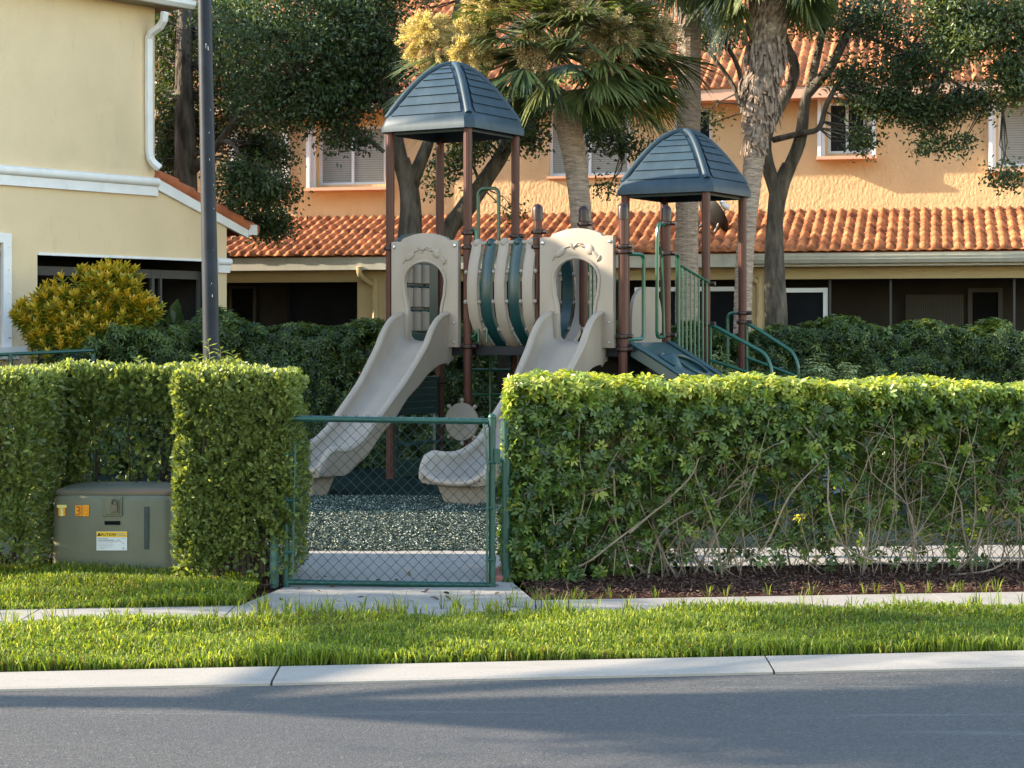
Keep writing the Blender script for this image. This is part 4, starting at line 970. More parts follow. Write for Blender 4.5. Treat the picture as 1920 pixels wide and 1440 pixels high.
# ------------------------------------------------------------------ transformer box
tb = thing('transformer_box', 'weathered green metal utility cabinet with orange number stickers and a caution label', 'utility box', (-2.9, 13.9, 0))
x0, x1, y0, y1 = -3.345, -2.455, 13.52, 14.30
b = MB()
prof = [(y0-.0, 0), (y0+.008, .50), (y0+.02, .55), (y0+.045, .572)]
def rrect(ex, r=.07, n=5):
    X0, X1, Y0, Y1 = x0+ex, x1-ex, y0+ex, y1-ex; pts = []
    for (cx, cy, a0) in ((X0+r, Y0+r, math.pi), (X1-r, Y0+r, 1.5*math.pi), (X1-r, Y1-r, 0), (X0+r, Y1-r, .5*math.pi)):
        for k in range(n+1): a = a0+k*math.pi/2/n; pts.append((cx+r*math.cos(a), cy+r*math.sin(a)))
    return pts
rings = [(0, 0), (.004, .25), (.008, .515), (.014, .538), (.03, .552), (.05, .556)]; V = []
for ex, z in rings: V += [(x, y, z) for x, y in rrect(ex)]
K = 24; b.add(V, [(i*K+k, i*K+(k+1) % K, (i+1)*K+(k+1) % K, (i+1)*K+k) for i in range(len(rings)-1) for k in range(K)]+[tuple((len(rings)-1)*K+k for k in range(K))])
b.build('cabinet', M['box_green'], tb, smooth=True)
b = MB(); rings = [(.012, .558), (.012, .580), (.03, .592), (.16, .604), (.34, .606)]; V = []
for ex, z in rings: V += [(x, y+.03, z) for x, y in rrect(ex, .06)]
b.add(V, [(i*K+k, i*K+(k+1) % K, (i+1)*K+(k+1) % K, (i+1)*K+k) for i in range(len(rings)-1) for k in range(K)]+[tuple(k for k in reversed(range(K))), tuple((len(rings)-1)*K+k for k in range(K))])
mt = mat('box_lid', (.10, .13, .10), .55, .35, .1, 2.2, .05, 40, col2=(.20, .13, .08), stretch=(.5, 2, 1)); b.build('lid', mt, tb, smooth=True)
yf = y0-.004
def fx(px): return (px-960)/F*yf
def fz(py): return CH+(HZ-py)/F*yf
b = MB(); b.box(((fx(192)+fx(229))/2, yf+.004, (fz(931)+fz(968))/2), (fx(229)-fx(192), .02, fz(931)-fz(968))); b.box(((fx(198)+fx(225))/2, yf-.010, (fz(936)+fz(964))/2), (fx(225)-fx(198), .014, fz(936)-fz(964)))
pl_ = b.build('lock_plate', M['box_green'], tb, bevel=.004)
b = MB(); c = ((fx(216)), yf-.03, fz(952)); b.box(c, (.045, .022, .055)); b.tube([(c[0]-.018, c[1], c[2]+.02), (c[0]-.018, c[1], c[2]+.05), (c[0], c[1], c[2]+.064), (c[0]+.018, c[1], c[2]+.05), (c[0]+.018, c[1], c[2]+.02)], .006, 6); b.build('padlock', M['padlock'], pl_, bevel=.004)
b = MB(); b.box(((fx(196)+fx(225))/2, yf+.002, (fz(977)+fz(984))/2), (fx(225)-fx(196), .006, fz(977)-fz(984))); b.build('slot', M['dark_room'], tb)
b = MB(); b.box((fx(274.5), yf+.003, (fz(950)+fz(1030))/2), (fx(279)-fx(270), .008, fz(950)-fz(1030))); b.build('strip', M['box_dark'], tb, bevel=.002)
def flat(bb, px0, py0, px1, py1, d): bb.box(((fx(px0)+fx(px1))/2, yf-d, (fz(py0)+fz(py1))/2), (fx(px1)-fx(px0), .0015, fz(py0)-fz(py1)))
def text(s_, px, py, hpx, m, parent, d, bold=.0):
    cu = bpy.data.curves.new('txt', 'FONT'); cu.body = s_; cu.size = 1; cu.align_x = 'CENTER'; cu.offset = bold; cu.resolution_u = 3
    t = bpy.data.objects.new('txt', cu); COL.objects.link(t); bpy.context.view_layer.update()
    me = bpy.data.meshes.new_from_object(t.evaluated_get(bpy.context.evaluated_depsgraph_get())); bpy.data.objects.remove(t)
    h = hpx/F*yf; k = h/.70
    me.transform(Matrix.Translation((fx(px), yf-d, fz(py)-h/2)) @ Matrix.Scale(k, 4) @ Matrix.Rotation(R(90), 4, 'X'))
    return link('lettering', me, m, parent)
b = MB(); flat(b, 109.5, 947, 122.5, 967, .001); s1 = b.build('number_sticker', M['sticker_orange'], tb); text('T', 116, 957, 19, M['sticker_pale'], s1, .003, .05)
b = MB(); flat(b, 141, 947.5, 153, 967.5, .001); s2 = b.build('number_sticker', M['sticker_orange'], tb); text('3', 147, 957.5, 17, M['sticker_red'], s2, .003, .02)
b = MB(); flat(b, 154.5, 947, 167, 968, .001); s3 = b.build('number_sticker', M['sticker_orange'], tb); text('8', 161, 957.5, 16, mat('sticker_faint', (.85, .28, .015), .5, .3, .05, 20), s3, .003, .02)
b = MB(); flat(b, 181, 996.5, 238.5, 1032, .001); cl = b.build('caution_label', M['sticker_white'], tb)
b = MB(); flat(b, 181.3, 996.8, 238.2, 1007, .003); b.build('label_header', M['sticker_yellow'], cl)
text('\u25B2', 186, 1001.8, 5.5, M['ink'], cl, .005); text('CAUTION', 201, 1002, 5.2, M['ink'], cl, .005, .02)
b = MB()
for i, (a, c) in enumerate(((215, 234), (221, 236))): flat(b, a, 1000+i*3, c, 1001.3+i*3, .005)
for i, (a, c, t) in enumerate(((183, 203, 1.1), (183, 214, 1.6), (183, 212, .5), (183, 212, .5), (183, 211, .5), (183, 212, .5), (183, 209, .5), (183, 196, .5))): flat(b, a, 1009+i*2.75, c, 1009+i*2.75+t, .003)
b.build('label_text', M['ink_grey'], cl)
b = MB()
def fl3(px, py): return (fx(px), yf-.004, fz(py))
b.tube([fl3(213, 1016), fl3(220, 1012), fl3(226, 1014), fl3(233, 1020)], .0015, 4); b.tube([fl3(222, 1009), fl3(224, 1013), fl3(218, 1017)], .0015, 4); b.tube([fl3(226, 1010), fl3(237, 1009)], .0012, 4); b.lathe(fl3(231, 1028), [(.006, 0), (.006, .001)], 8, (0, -1, 0))
b.build('label_drawing', M['ink_grey'], cl)

# ------------------------------------------------------------------ lamp post
lpst = thing('lamp_post', 'tall dark painted lamp post with chipped paint rising from the left hedge', 'lamp post', (-2.3, 14.55, 0))
b = MB(); yb = 14.55; t0 = P(397, 700, yb); t1 = P(383.5, 0, yb); d = unit(t1-t0); base = t0-d*(t0[2]/d[2]); topp = t1+d*2.6
b.tube([base, base+d*.35, t0+d*.4, t1, topp], [.066, .066, .064, .053, .046], 24); b.lathe(base, [(.11, 0), (.11, .06), (.08, .12), (.068, .2)], 20)
b.build('pole', M['lamp_black'], lpst, smooth=True)
b = MB(); b.lathe(topp, [(.05, 0), (.14, .08), (.20, .30), (.16, .42), (.03, .52)], 16); b.build('lantern', M['lamp_black'], lpst, smooth=True)
b = MB()
for (px, py, w_, h_) in ((397, 545, 1.6, 14), (399, 535, 1.2, 6), (400, 560, 1.4, 10), (401, 575, 1, 4), (400, 600, 1.6, 4), (388, 88, 1.6, 6), (392, 92, 1.4, 5), (402, 350, 1.2, 5), (403, 370, 1, 4), (403, 392, 2, 4), (402, 412, 1.2, 3), (405, 432, 1, 4), (404, 455, 1, 3), (402, 470, 1, 2), (406, 500, 1, 2), (394, 250, .9, 2), (395, 300, .9, 3), (396, 207, 1, 2), (399, 630, 1, 3)):
    t = (700-py)/700.; c0 = t0+(t1-t0)*t; rad = .064-.011*t
    ang = ((px-960)/F*yb-c0[0])/rad; ang = max(-.95, min(.95, ang)); 
    for k in range(3):
        zz = c0[2]+(k-1)*h_/F*yb*.5; a2 = ang+(rs.rand()-.5)*.06
        p = np.array([c0[0]+rad*a2, yb-rad*math.sqrt(1-a2*a2)-.0008, zz]); nx = np.array([a2, -math.sqrt(1-a2*a2), 0]); tx = np.array([math.sqrt(1-a2*a2), a2, 0])
        w2 = w_/F*yb*rs.uniform(.3, .9); h2 = h_/F*yb*.3
        b.add([p-tx*w2*.5-RZ*h2, p+tx*w2*.6-RZ*h2*.7, p+tx*w2*.5+RZ*h2, p-tx*w2*.4+RZ*h2*.8], [(0, 1, 2, 3)])
b.build('paint_chips', M['chip_white'], lpst)

# ------------------------------------------------------------------ hedges
def boxpts(n, x0, x1, y0, y1, z0, z1, rr, depth, faces=('f', 't', 'l', 'r', 'b'), lump_=1.0, pock=.10, pf=1.0):
    """random points near the surface of a rounded box; returns points and outward normals"""
    ar = {'f': (x1-x0)*(z1-z0), 'b': (x1-x0)*(z1-z0)*.6, 't': (x1-x0)*(y1-y0), 'l': (y1-y0)*(z1-z0), 'r': (y1-y0)*(z1-z0)}
    a = np.array([ar[f] for f in faces]); pick = rs.choice(len(faces), n, p=a/a.sum())
    X = rs.uniform(x0, x1, n); Y = rs.uniform(y0, y1, n); Zc = rs.uniform(z0, z1, n)
    for i, f in enumerate(faces):
        k = pick == i
        if f == 'f': Y[k] = y0
        if f == 'b': Y[k] = y1
        if f == 't': Zc[k] = z1
        if f == 'l': X[k] = x0
        if f == 'r': X[k] = x1
    p = np.stack([X, Y, Zc], 1)
    q = np.stack([np.clip(X, x0+rr, x1-rr), np.clip(Y, y0+rr, y1-rr), np.clip(Zc, z0, z1-rr)], 1)
    d = unit(p-q+1e-6); dist = np.linalg.norm(p-q, axis=1); p = q+d*np.minimum(dist, rr)[:, None]
    lump = .03*np.sin(p[:, 0]*5+p[:, 2]*4)+.025*np.sin(p[:, 1]*7+p[:, 2]*9+p[:, 0]*3)
    X_, Y_, Z_ = p[:, 0]*pf, p[:, 1]*pf, p[:, 2]*pf
    pk = np.sin(13*X_+5*Y_+2.2*np.sin(9*Z_))*np.sin(12*Z_+6*Y_+2.5*np.sin(8*X_+3*Y_))+.45*np.sin(31*X_+11*Y_)*np.sin(29*Z_+7*X_)
    p = p+d*(lump*lump_-np.clip(pk-.05, 0, 1)*pock)[:, None]-d*(rs.exponential(depth, n)[:, None])
    return p, d
def hedge_small(name, label, n, box, L=.045, seed=0, keep=None, m='leaf_boxwood', group='small leaved clipped hedges', rr=.07, depth=.035, stems=14):
    x0, x1, y0, y1, z0, z1 = box
    t = thing(name, label, 'hedge', ((x0+x1)/2, (y0+y1)/2, 0), group)
    p, d = boxpts(n, *box, rr, depth, lump_=.35, pock=.07, pf=1.25)
    if keep is not None: k = keep(p); p = p[k]; d = d[k]
    n = len(p); A = d*.75+rdir(n)*.65+np.array([0, 0, .35]); N = d+rdir(n)*.5
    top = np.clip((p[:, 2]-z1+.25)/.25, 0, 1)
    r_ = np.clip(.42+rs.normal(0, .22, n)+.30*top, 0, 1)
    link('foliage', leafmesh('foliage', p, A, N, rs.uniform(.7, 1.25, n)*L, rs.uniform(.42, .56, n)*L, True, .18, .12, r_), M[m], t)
    b = MB()
    for i in range(stems):
        x = rs.uniform(x0+.15, x1-.15); y = rs.uniform(y0+.15, y1-.15); pts = [np.array([x, y, -.02])]
        for k in range(4): pts.append(pts[-1]+np.array([rs.normal(0, .05), rs.normal(0, .04), (z1-.25)/4]))
        b.tube(pts, [.014, .012, .010, .007, .004], 5)
        for k in range(5):
            s0 = pts[1+k % 3]; b.tube([s0, s0+rdir(1)[0]*.1+[0, 0, .06], s0+rdir(1)[0]*.14+[0, 0, .12]], [.006, .004, .002], 4)
    b.build('stems', M['twig_dark'], t)
    return t
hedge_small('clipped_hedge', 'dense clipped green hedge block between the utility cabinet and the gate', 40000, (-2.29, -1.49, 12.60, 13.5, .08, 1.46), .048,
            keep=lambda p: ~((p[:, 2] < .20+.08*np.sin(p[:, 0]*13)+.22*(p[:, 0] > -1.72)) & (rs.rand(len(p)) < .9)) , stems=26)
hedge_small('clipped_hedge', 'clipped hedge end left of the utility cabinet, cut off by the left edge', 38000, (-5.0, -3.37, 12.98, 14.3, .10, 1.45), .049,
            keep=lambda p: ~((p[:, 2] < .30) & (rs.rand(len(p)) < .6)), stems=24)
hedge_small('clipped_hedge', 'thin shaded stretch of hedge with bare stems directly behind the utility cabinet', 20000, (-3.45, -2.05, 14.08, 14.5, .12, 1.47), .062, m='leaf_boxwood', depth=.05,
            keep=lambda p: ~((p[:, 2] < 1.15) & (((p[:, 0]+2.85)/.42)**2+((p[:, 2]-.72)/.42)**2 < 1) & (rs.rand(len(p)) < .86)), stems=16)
# leafy shoots poking above the hedge at the lamp post
t = thing('young_shoots', 'pale green leafy shoots poking out of the hedge top at the lamp post', 'plant', (-2.28, 14.35, 1.2))
b = MB(); C = []; A = []
for (px, hgt, lx) in ((392, 640, 0), (408, 655, .03), (425, 662, .05), (378, 668, -.04), (268, 672, -.03), (420, 672, .09)):
    p0 = P(px, 705, 14.2); p1 = P(px-2, hgt, 14.2)+[lx, 0, 0]; b.tube([p0, (p0+p1)/2+[.01, 0, 0], p1], [.004, .003, .002], 5)
    for k in range(11):
        q = p0+(p1-p0)*(.25+.75*k/10); C.append(q); a = k*2.4; A.append([math.cos(a), math.sin(a), .55])
b.build('stem', M['twig'], t); C = np.array(C); A = np.array(A, float)
link('foliage', leafmesh('foliage', C, A, np.tile([0, 0, 1.], (len(C), 1)), .075, .024, True, .1, .2, rs.uniform(.5, .9, len(C))), M['leaf_boxwood'], t)

# right schefflera hedge: whorled leaves and crooked bare stems
t = thing('schefflera_hedge', 'long hedge right of the gate, bright yellow green on top with bare crooked stems below', 'hedge', (2.5, 13.4, 0))
def hy(x): return 12.90+.13*x     # front face
def rh_pts(n, depth):
    p, d = boxpts(n, -.06, 7.2, 0, .78, .03, 1.42, .10, depth, lump_=.5, pock=.15, faces=('f', 't', 'l', 'b'))
    p[:, 2] *= 1.012-.014*p[:, 0]; p[:, 1] += hy(p[:, 0]); return p, d
p, d = rh_pts(38000, .08); x_, z_ = p[:, 0], p[:, 2]
cl_ = .5+.5*np.sin(x_*4.1+1+2*np.sin(z_*3))*np.cos(z_*5.3+x_*1.7)
dens = np.where(z_ > 1.05, 1, np.clip(1.0-.42*np.clip(x_-.1, 0, 2)*np.clip(1.2-z_, 0, .9)*1.3, .13, 1)*(.32+.66*cl_))
dens = np.where((z_ < .30) & (x_ > .7), dens*.55, dens); dens = np.where((d[:, 1] > .5) & (z_ > .20+.08*np.sin(x_*5)), np.maximum(dens, .55), dens); dens = dens*.93
low_ = np.clip((1.12-p[:, 2])/.5, 0, 1)*np.clip((p[:, 0]-.3)/.8, 0, 1)*(d[:, 1] < -.5); p[:, 1] += low_*rs.uniform(0, .45, len(p)); k = rs.rand(len(p)) < dens; p = p[k]; d = d[k]; z_ = p[:, 2]; n = len(p)
D = d*.8+rdir(n)*.85+np.array([0, 0, .40])
topn = np.clip((z_-1.18)/.18, 0, 1); r_ = np.clip(.30+rs.normal(0, .15, n)+topn*.52+(rs.rand(n) < .04)*.5, 0, 1)  # sunlight on the hedge top is put into the colour: upper leaves brighter
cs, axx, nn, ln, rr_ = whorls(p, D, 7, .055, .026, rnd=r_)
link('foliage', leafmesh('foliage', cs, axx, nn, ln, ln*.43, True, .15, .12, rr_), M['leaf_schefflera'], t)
b = MB()
for i in range(340):
    x = rs.uniform(.25, 6.5); y = hy(x)+rs.uniform(.06, .62); z = -.02; pts = [np.array([x, y, z])]; a = rs.normal(0, .45); rad = rs.choice([.003, .0045, .006, .009], p=[.35, .35, .2, .1])
    nseg = rs.randint(5, 8); 
    for k in range(nseg):
        a = a*.75+rs.normal(0, .33); st = 1.28/nseg; pts.append(pts[-1]+np.array([math.sin(a)*st*.9, rs.normal(0, .035), st*max(.35, math.cos(a))]))
        if pts[-1][2] > 1.15: break
    for q in pts: q[1] = min(max(q[1], hy(q[0])+.0), hy(q[0])+.7)
    b.tube(pts, np.linspace(rad, rad*.45, len(pts)), 5, smooth=2)
    for k in range(3):
        s0 = pts[rs.randint(1, max(2, len(pts)-1))]; dr = np.array([rs.choice([-1, 1])*rs.uniform(.3, .9), rs.uniform(-.35, .15), rs.uniform(.2, .9)]); dr = unit(dr)*rs.uniform(.10, .28)
        b.tube([s0, s0+dr*.5+[0, 0, -.01], s0+dr*[1, 1, .6]], [rad*.6, rad*.5, rad*.3], 4)
for (pa, pb, pc, r0) in (((1.42, 1078), (1.50, 985), (1.58, 905), .0), ((1660, 0), (0, 0), (0, 0), 0)):
    if r0 and 0: b.tube([(pa[0], hy(pa[0])-.02, .05), (pb[0], hy(pb[0])-.03, .35), (pc[0], hy(pc[0])-.02, .62)], r0, 6)
for pts in (((990, 1085), (1090, 1060), (1160, 1010), (1260, 935)), ((1360, 1065), (1430, 1030), (1480, 930), (1545, 860)), ((1780, 1078), (1860, 1068), (1915, 1030)), ((1180, 1000), (1225, 960), (1290, 900), (1310, 860)), ((1560, 1010), (1620, 1045), (1690, 1060)), ((1150, 880), (1155, 1000), (1150, 1080)), ((1500, 790), (1550, 860), (1555, 960), (1600, 1060))):
    Yq = 13.0+.1*((pts[0][0]-960)/F*13); b.tube([P(a, c, Yq+.04*(i % 2)) for i, (a, c) in enumerate(pts)], [.008]+[.007]*(len(pts)-2)+[.003], 6, smooth=4)
b.build('stems', M['twig'], t, smooth=False)

# rear hedge (two runs) of large whorled leaves
def rear_hedge(name, label, n, X0, X1, yf_, z1, th=1.0, tilt=0, Lf=.074, m='leaf_rear', zfun=None, cat='hedge', lump=.10):
    t = thing(name, label, cat, ((X0+X1)/2, yf_+th/2, 0))
    p, d = boxpts(n, X0, X1, 0, th, .0, z1, .22, .11, pock=.28, pf=.55, faces=('f', 't', 'l', 'r'))
    p[:, 2] += (lump*np.sin(p[:, 0]*2.3+1)*np.cos(p[:, 0]*.9)+lump*.6*np.sin(p[:, 0]*6.1))*np.clip(p[:, 2]/z1, 0, 1)
    if zfun is not None: p[:, 2] *= zfun(p[:, 0])
    p[:, 1] += yf_+tilt*p[:, 0]+.10*np.sin(p[:, 0]*4)*np.sin(p[:, 2]*4)
    D = d*.9+rdir(n)*.8+np.array([0, 0, .6]); r_ = np.clip(rs.normal(.38, .25, n)+.25*np.clip((p[:, 2]-z1+.2)/.25, 0, 1), 0, 1)
    cs, axx, nn, ln, rr_ = whorls(p, D, 6, Lf, .03, rnd=r_)
    link('foliage', leafmesh('foliage', cs, axx, nn, ln, ln*.36, False, .12, .15, rr_), M[m], t)
    b = MB()
    for i in range(int((X1-X0)*3)):
        x = rs.uniform(X0, X1); y = yf_+tilt*x+rs.uniform(.25, th-.1); b.tube([(x, y, 0), (x+rs.normal(0, .1), y, z1*.5), (x+rs.normal(0, .2), y, z1*.9)], [.02, .015, .006], 5)
    b.build('stems', M['twig_dark'], t)
    return t
rear_hedge('boundary_hedge', 'dark leafy hedge behind the slides, between the clipped hedge and the tall brown posts', 20000, -5.25, -.2, 23.6, 1.86, .9, 0)
rear_hedge('boundary_hedge', 'long dark glossy hedge behind the stair handrails at the right, below the porch', 22000, .0, 7.2, 24.3, 1.82, 1.0, -.06)
rear_hedge('boundary_hedge', 'dark hedge in front of the yellow bush, below the yellow house', 5200, -5.6, -4.0, 22.7, 1.72, .8, 0, zfun=lambda x: np.interp(x, [-5.6, -5.0, -4.0], [.93, 1.05, 1.05]))
for i, (px, py, w_, lab) in enumerate(((1530, 672, .5, 'pale variegated shrub right of the lower end of the stair handrails'), (1590, 690, .42, 'small pale variegated shrub, second from the stair handrails'), (1660, 700, .42, 'low pale variegated shrub in front of the dark hedge, third from the stair handrails'), (1720, 700, .35, 'smallest pale variegated shrub, farthest from the stair handrails'), (1345, 672, .5, 'pale variegated shrub half hidden behind the posts of the lower tower'))):
    c = P(px, py, 22.6); t = thing('variegated_shrub', lab, 'shrub', (c[0], c[1], 0), 'pale shrubs before the rear hedge'); n = 420
    q = rdir(n)*np.array([w_*.6, .35, c[2]*.55])*rs.uniform(.75, 1.05, n)[:, None]+np.array([c[0], c[1], c[2]*.5]); D = unit(q-np.array([c[0], c[1], .4]))+[0, 0, .5]
    cs, axx, nn, ln, rr_ = whorls(q, D, 6, .075, .03); link('foliage', leafmesh('foliage', cs, axx, nn, ln, ln*.36, False, .12, .15, rr_), M['leaf_pale'], t)
    b = MB(); b.tube([(c[0], c[1], 0), (c[0]+.05, c[1], .5)], .02, 5); b.build('stems', M['twig_dark'], t)

# croton bush
t = thing('croton_bush', 'round yellow and green croton bush in front of the yellow house porch', 'bush', (-5.3, 23.4, 0))
cs_ = []; dd_ = []
for (px, py, r) in ((110, 590, .36), (160, 560, .36), (215, 550, .36), (235, 590, .32), (150, 620, .42), (90, 620, .30), (205, 545, .30), (120, 650, .4), (180, 640, .4), (270, 590, .18), (68, 600, .22), (170, 600, .4), (205, 620, .35)):
    c = P(px, py, 23.4); k = 46; q = rdir(k); q[:, 1] = -abs(q[:, 1])*.9+.1; cs_.append(c+q*r*np.array([1, 1.1, .8])*rs.uniform(.7, 1.05, k)[:, None]); dd_.append(q*.6+[0, -.1, .9])
C = np.concatenate(cs_); D = unit(np.concatenate(dd_)); n = len(C); CC = []; AA = []; NN = []; RR = []
for k in range(13):
    th = k*2.4; el = .25+k*.10; up = unit(np.cross(D, [0, 1., .1])); sd = np.cross(D, up); r_ = up*math.cos(th)+sd*math.sin(th)
    CC.append(C+D*(k*.008)); AA.append(r_*(1.15-el*.5)+D*el); NN.append(D); RR.append(np.clip(.28+k*.045+rs.normal(0, .16, n), 0, 1))
link('foliage', leafmesh('foliage', np.concatenate(CC), np.concatenate(AA), np.concatenate(NN), .115, .036, True, .12, .2, np.concatenate(RR)), M['leaf_croton'], t)
b = MB()
for k in range(9): a = P(60+k*24, 640, 23.5); b.tube([(-5.3+rs.normal(0, .2), 23.5, 0), tuple(a*np.array([1, 1, .5])), tuple(a+[0, 0, .35])], [.03, .02, .01], 5)
b.build('stems', M['twig_dark'], t)
# dark leafy plant behind the hedge by the lamp post
t = thing('broadleaf_plant', 'dark bluish broad leaved plant showing above the hedge left of the lamp post', 'plant', (-4.3, 24.6, 0))
b = MB(); C = []; A = []
for (px, py) in ((305, 600), (318, 603), (328, 590), (338, 598), (296, 606)): C.append(P(px, py+12, 24.2)); A.append([rs.normal(0, .5), -.4, .8])
for c in C: b.tube([(c[0], c[1]+.1, 0), tuple(c)], .012, 5)
b.build('stems', M['twig_dark'], t); link('foliage', leafmesh('foliage', np.array(C), np.array(A), np.tile([0, -1., .2], (5, 1)), .28, .17, True, .2, .4, np.full(5, .3)), M['leaf_rear'], t)

# ------------------------------------------------------------------ broadleaf trees
def tree(name, label, limbs, blobs, nclump, m, Lf=.085, per=34, group=None, bark='bark_oak', spread=.16, cat='tree', twigs=True, keep=None):
    """limbs: list of (points (px,py,Y), r0, r1); blobs: (px,py,Y,rx,ry,rz,weight)"""
    bp = P(*limbs[0][0][0]) if len(limbs[0][0][0]) == 3 else None
    t = thing(name, label, cat, (bp[0], bp[1], 0), group); b = MB(); nodes = []
    for pts, r0, r1 in limbs:
        w_ = [P(*q) for q in pts]; k = len(w_)
        b.tube(w_, np.linspace(r0, r1, k)*(1+rs.normal(0, .06, k)), 12 if r0 > .05 else 7, smooth=5)
        for i in range(k-1):
            for u in (.3, .7, 1.): nodes.append(w_[i]*(1-u)+w_[i+1]*u)
    nodes = np.array(nodes); W = np.array([q[6] for q in blobs], float); pick = rs.choice(len(blobs), nclump, p=W/W.sum())
    cc = []
    for i in pick:
        px, py, Y, rx, ry, rz_, _ = blobs[i]; v = rdir(1)[0]*rs.rand()**.45; cc.append(P(px, py, Y)+v*np.array([rx, ry, rz_]))
    cc = np.array(cc)
    for c in (cc if twigs else []):
        d_ = np.linalg.norm(nodes-c, axis=1); j = np.argmin(d_)
        if d_[j] < 1.1 and rs.rand() < .5:
            mid = (nodes[j]+c)/2+rs.normal(0, .06, 3); b.tube([nodes[j], mid, c], [.014, .009, .004], 4)
    b.build('trunk', M[bark], t, smooth=True)
    n = nclump*per; C = np.repeat(cc, per, 0)+rs.normal(0, spread, (n, 3))*np.array([1, 1, .75])
    if keep is not None: C = C[keep(C)]; n = len(C)
    A = rdir(n)+np.array([0, 0, -.25]); N = rdir(n)+np.array([0, 0, .6])
    link('crown', leafmesh('crown', C, A, N, rs.uniform(.7, 1.2, n)*Lf, rs.uniform(.4, .55, n)*Lf, False, .15, .1), M[m], t)
    return t
tree('oak_tree', 'big dark leafy tree with a forked trunk seen between the posts of the taller tower',
     [([(772, 640, 27.5), (768, 470, 27.5), (770, 400, 27.5), (766, 350, 27.5), (752, 300, 27.4)], .20, .12),
      ([(765, 352, 27.5), (748, 290, 27.4), (735, 220, 27.3), (700, 100, 27), (690, -100, 27)], .13, .06),
      ([(768, 352, 27.5), (790, 300, 27.5), (812, 240, 27.5), (830, 150, 27.5), (860, 0, 27.5)], .12, .05),
      ([(720, 285, 27), (690, 260, 27), (650, 225, 26.9), (560, 150, 26.8)], .035, .015)],
     [(640, 60, 27.3, .9, 1.2, .9, 1.6), (520, 60, 26.8, 1.2, 1.2, 1.0, 1.8), (700, 130, 27.5, .5, .9, .6, .8), (560, 190, 27, 1.0, 1., .45, 1.1), (640, 170, 27, .5, .8, .5, .7), (720, -40, 27.4, .9, 1, .6, 1), (650, 260, 27, .35, .4, .25, .12), (690, 60, 27, .5, .8, .8, .8), (990, 210, 27, .2, .3, .25, .08)],
     1400, 'leaf_oak', .078, 30, spread=.12)
tree('oak_tree', 'dark tree behind the lamp post, its drooping foliage touching the lower tile roof',
     [([(352, 640, 28.5), (350, 450, 28.5), (348, 300, 28.5), (345, 120, 28.5), (350, -100, 28.5)], .19, .12),
      ([(350, 330, 28.5), (400, 280, 28.2), (440, 230, 28), (520, 150, 28)], .08, .03),
      ([(350, 300, 28.5), (420, 265, 28), (450, 290, 27.5), (480, 330, 27.5)], .04, .015)],
     [(330, 60, 29.3, .6, 1, .8, 1), (440, 80, 29.3, .9, 1.2, .9, 1.6), (330, 200, 29.3, .35, .8, .8, .6), (440, 210, 29.3, .8, .9, .6, 1), (320, 300, 29.3, .28, .6, .4, .35), (500, 290, 29.3, .45, .5, .35, .55), (450, 340, 27.3, .4, .5, .3, .5), (500, 360, 27.2, .45, .4, .25, .5), (505, 420, 29.3, .30, .3, .22, .45), (440, 400, 29.3, .3, .3, .2, .25), (330, 260, 29.3, .3, .4, .4, .3)],
     1100, 'leaf_oak', .078, 30, spread=.12)
tree('leaning_tree', 'slim dark tree leaning to the right behind the taller tower with sparse leaf sprays',
     [([(800, 620, 28.3), (835, 450, 28.3), (870, 395, 28.3), (915, 330, 28.3), (950, 270, 28.3), (965, 180, 28.3), (1000, 60, 28.3)], .15, .09),
      ([(955, 265, 28.3), (1000, 215, 28.2), (1080, 190, 28)], .04, .015), ([(900, 345, 28.3), (880, 300, 28), (840, 260, 28)], .03, .01), ([(1080, 190, 28), (1150, 260, 27.6), (1220, 290, 27.4)], .02, .006)],
     [(990, 250, 28, .30, .3, .35, .9), (1000, 190, 28, .3, .4, .25, .8), (860, 300, 28, .35, .3, .25, .5), (820, 340, 27.9, .2, .2, .2, .3), (900, 270, 28, .3, .3, .2, .4), (1130, 250, 27.6, .5, .4, .25, .8), (1190, 280, 27.4, .4, .3, .12, .3), (960, 400, 28, .2, .2, .2, .15), (1140, 350, 27.5, .12, .1, .15, .12), (1150, 180, 28, .5, .4, .3, .5), (850, 240, 27.8, .3, .3, .2, .4)],
     250, 'leaf_oak', .085, 22, spread=.12)
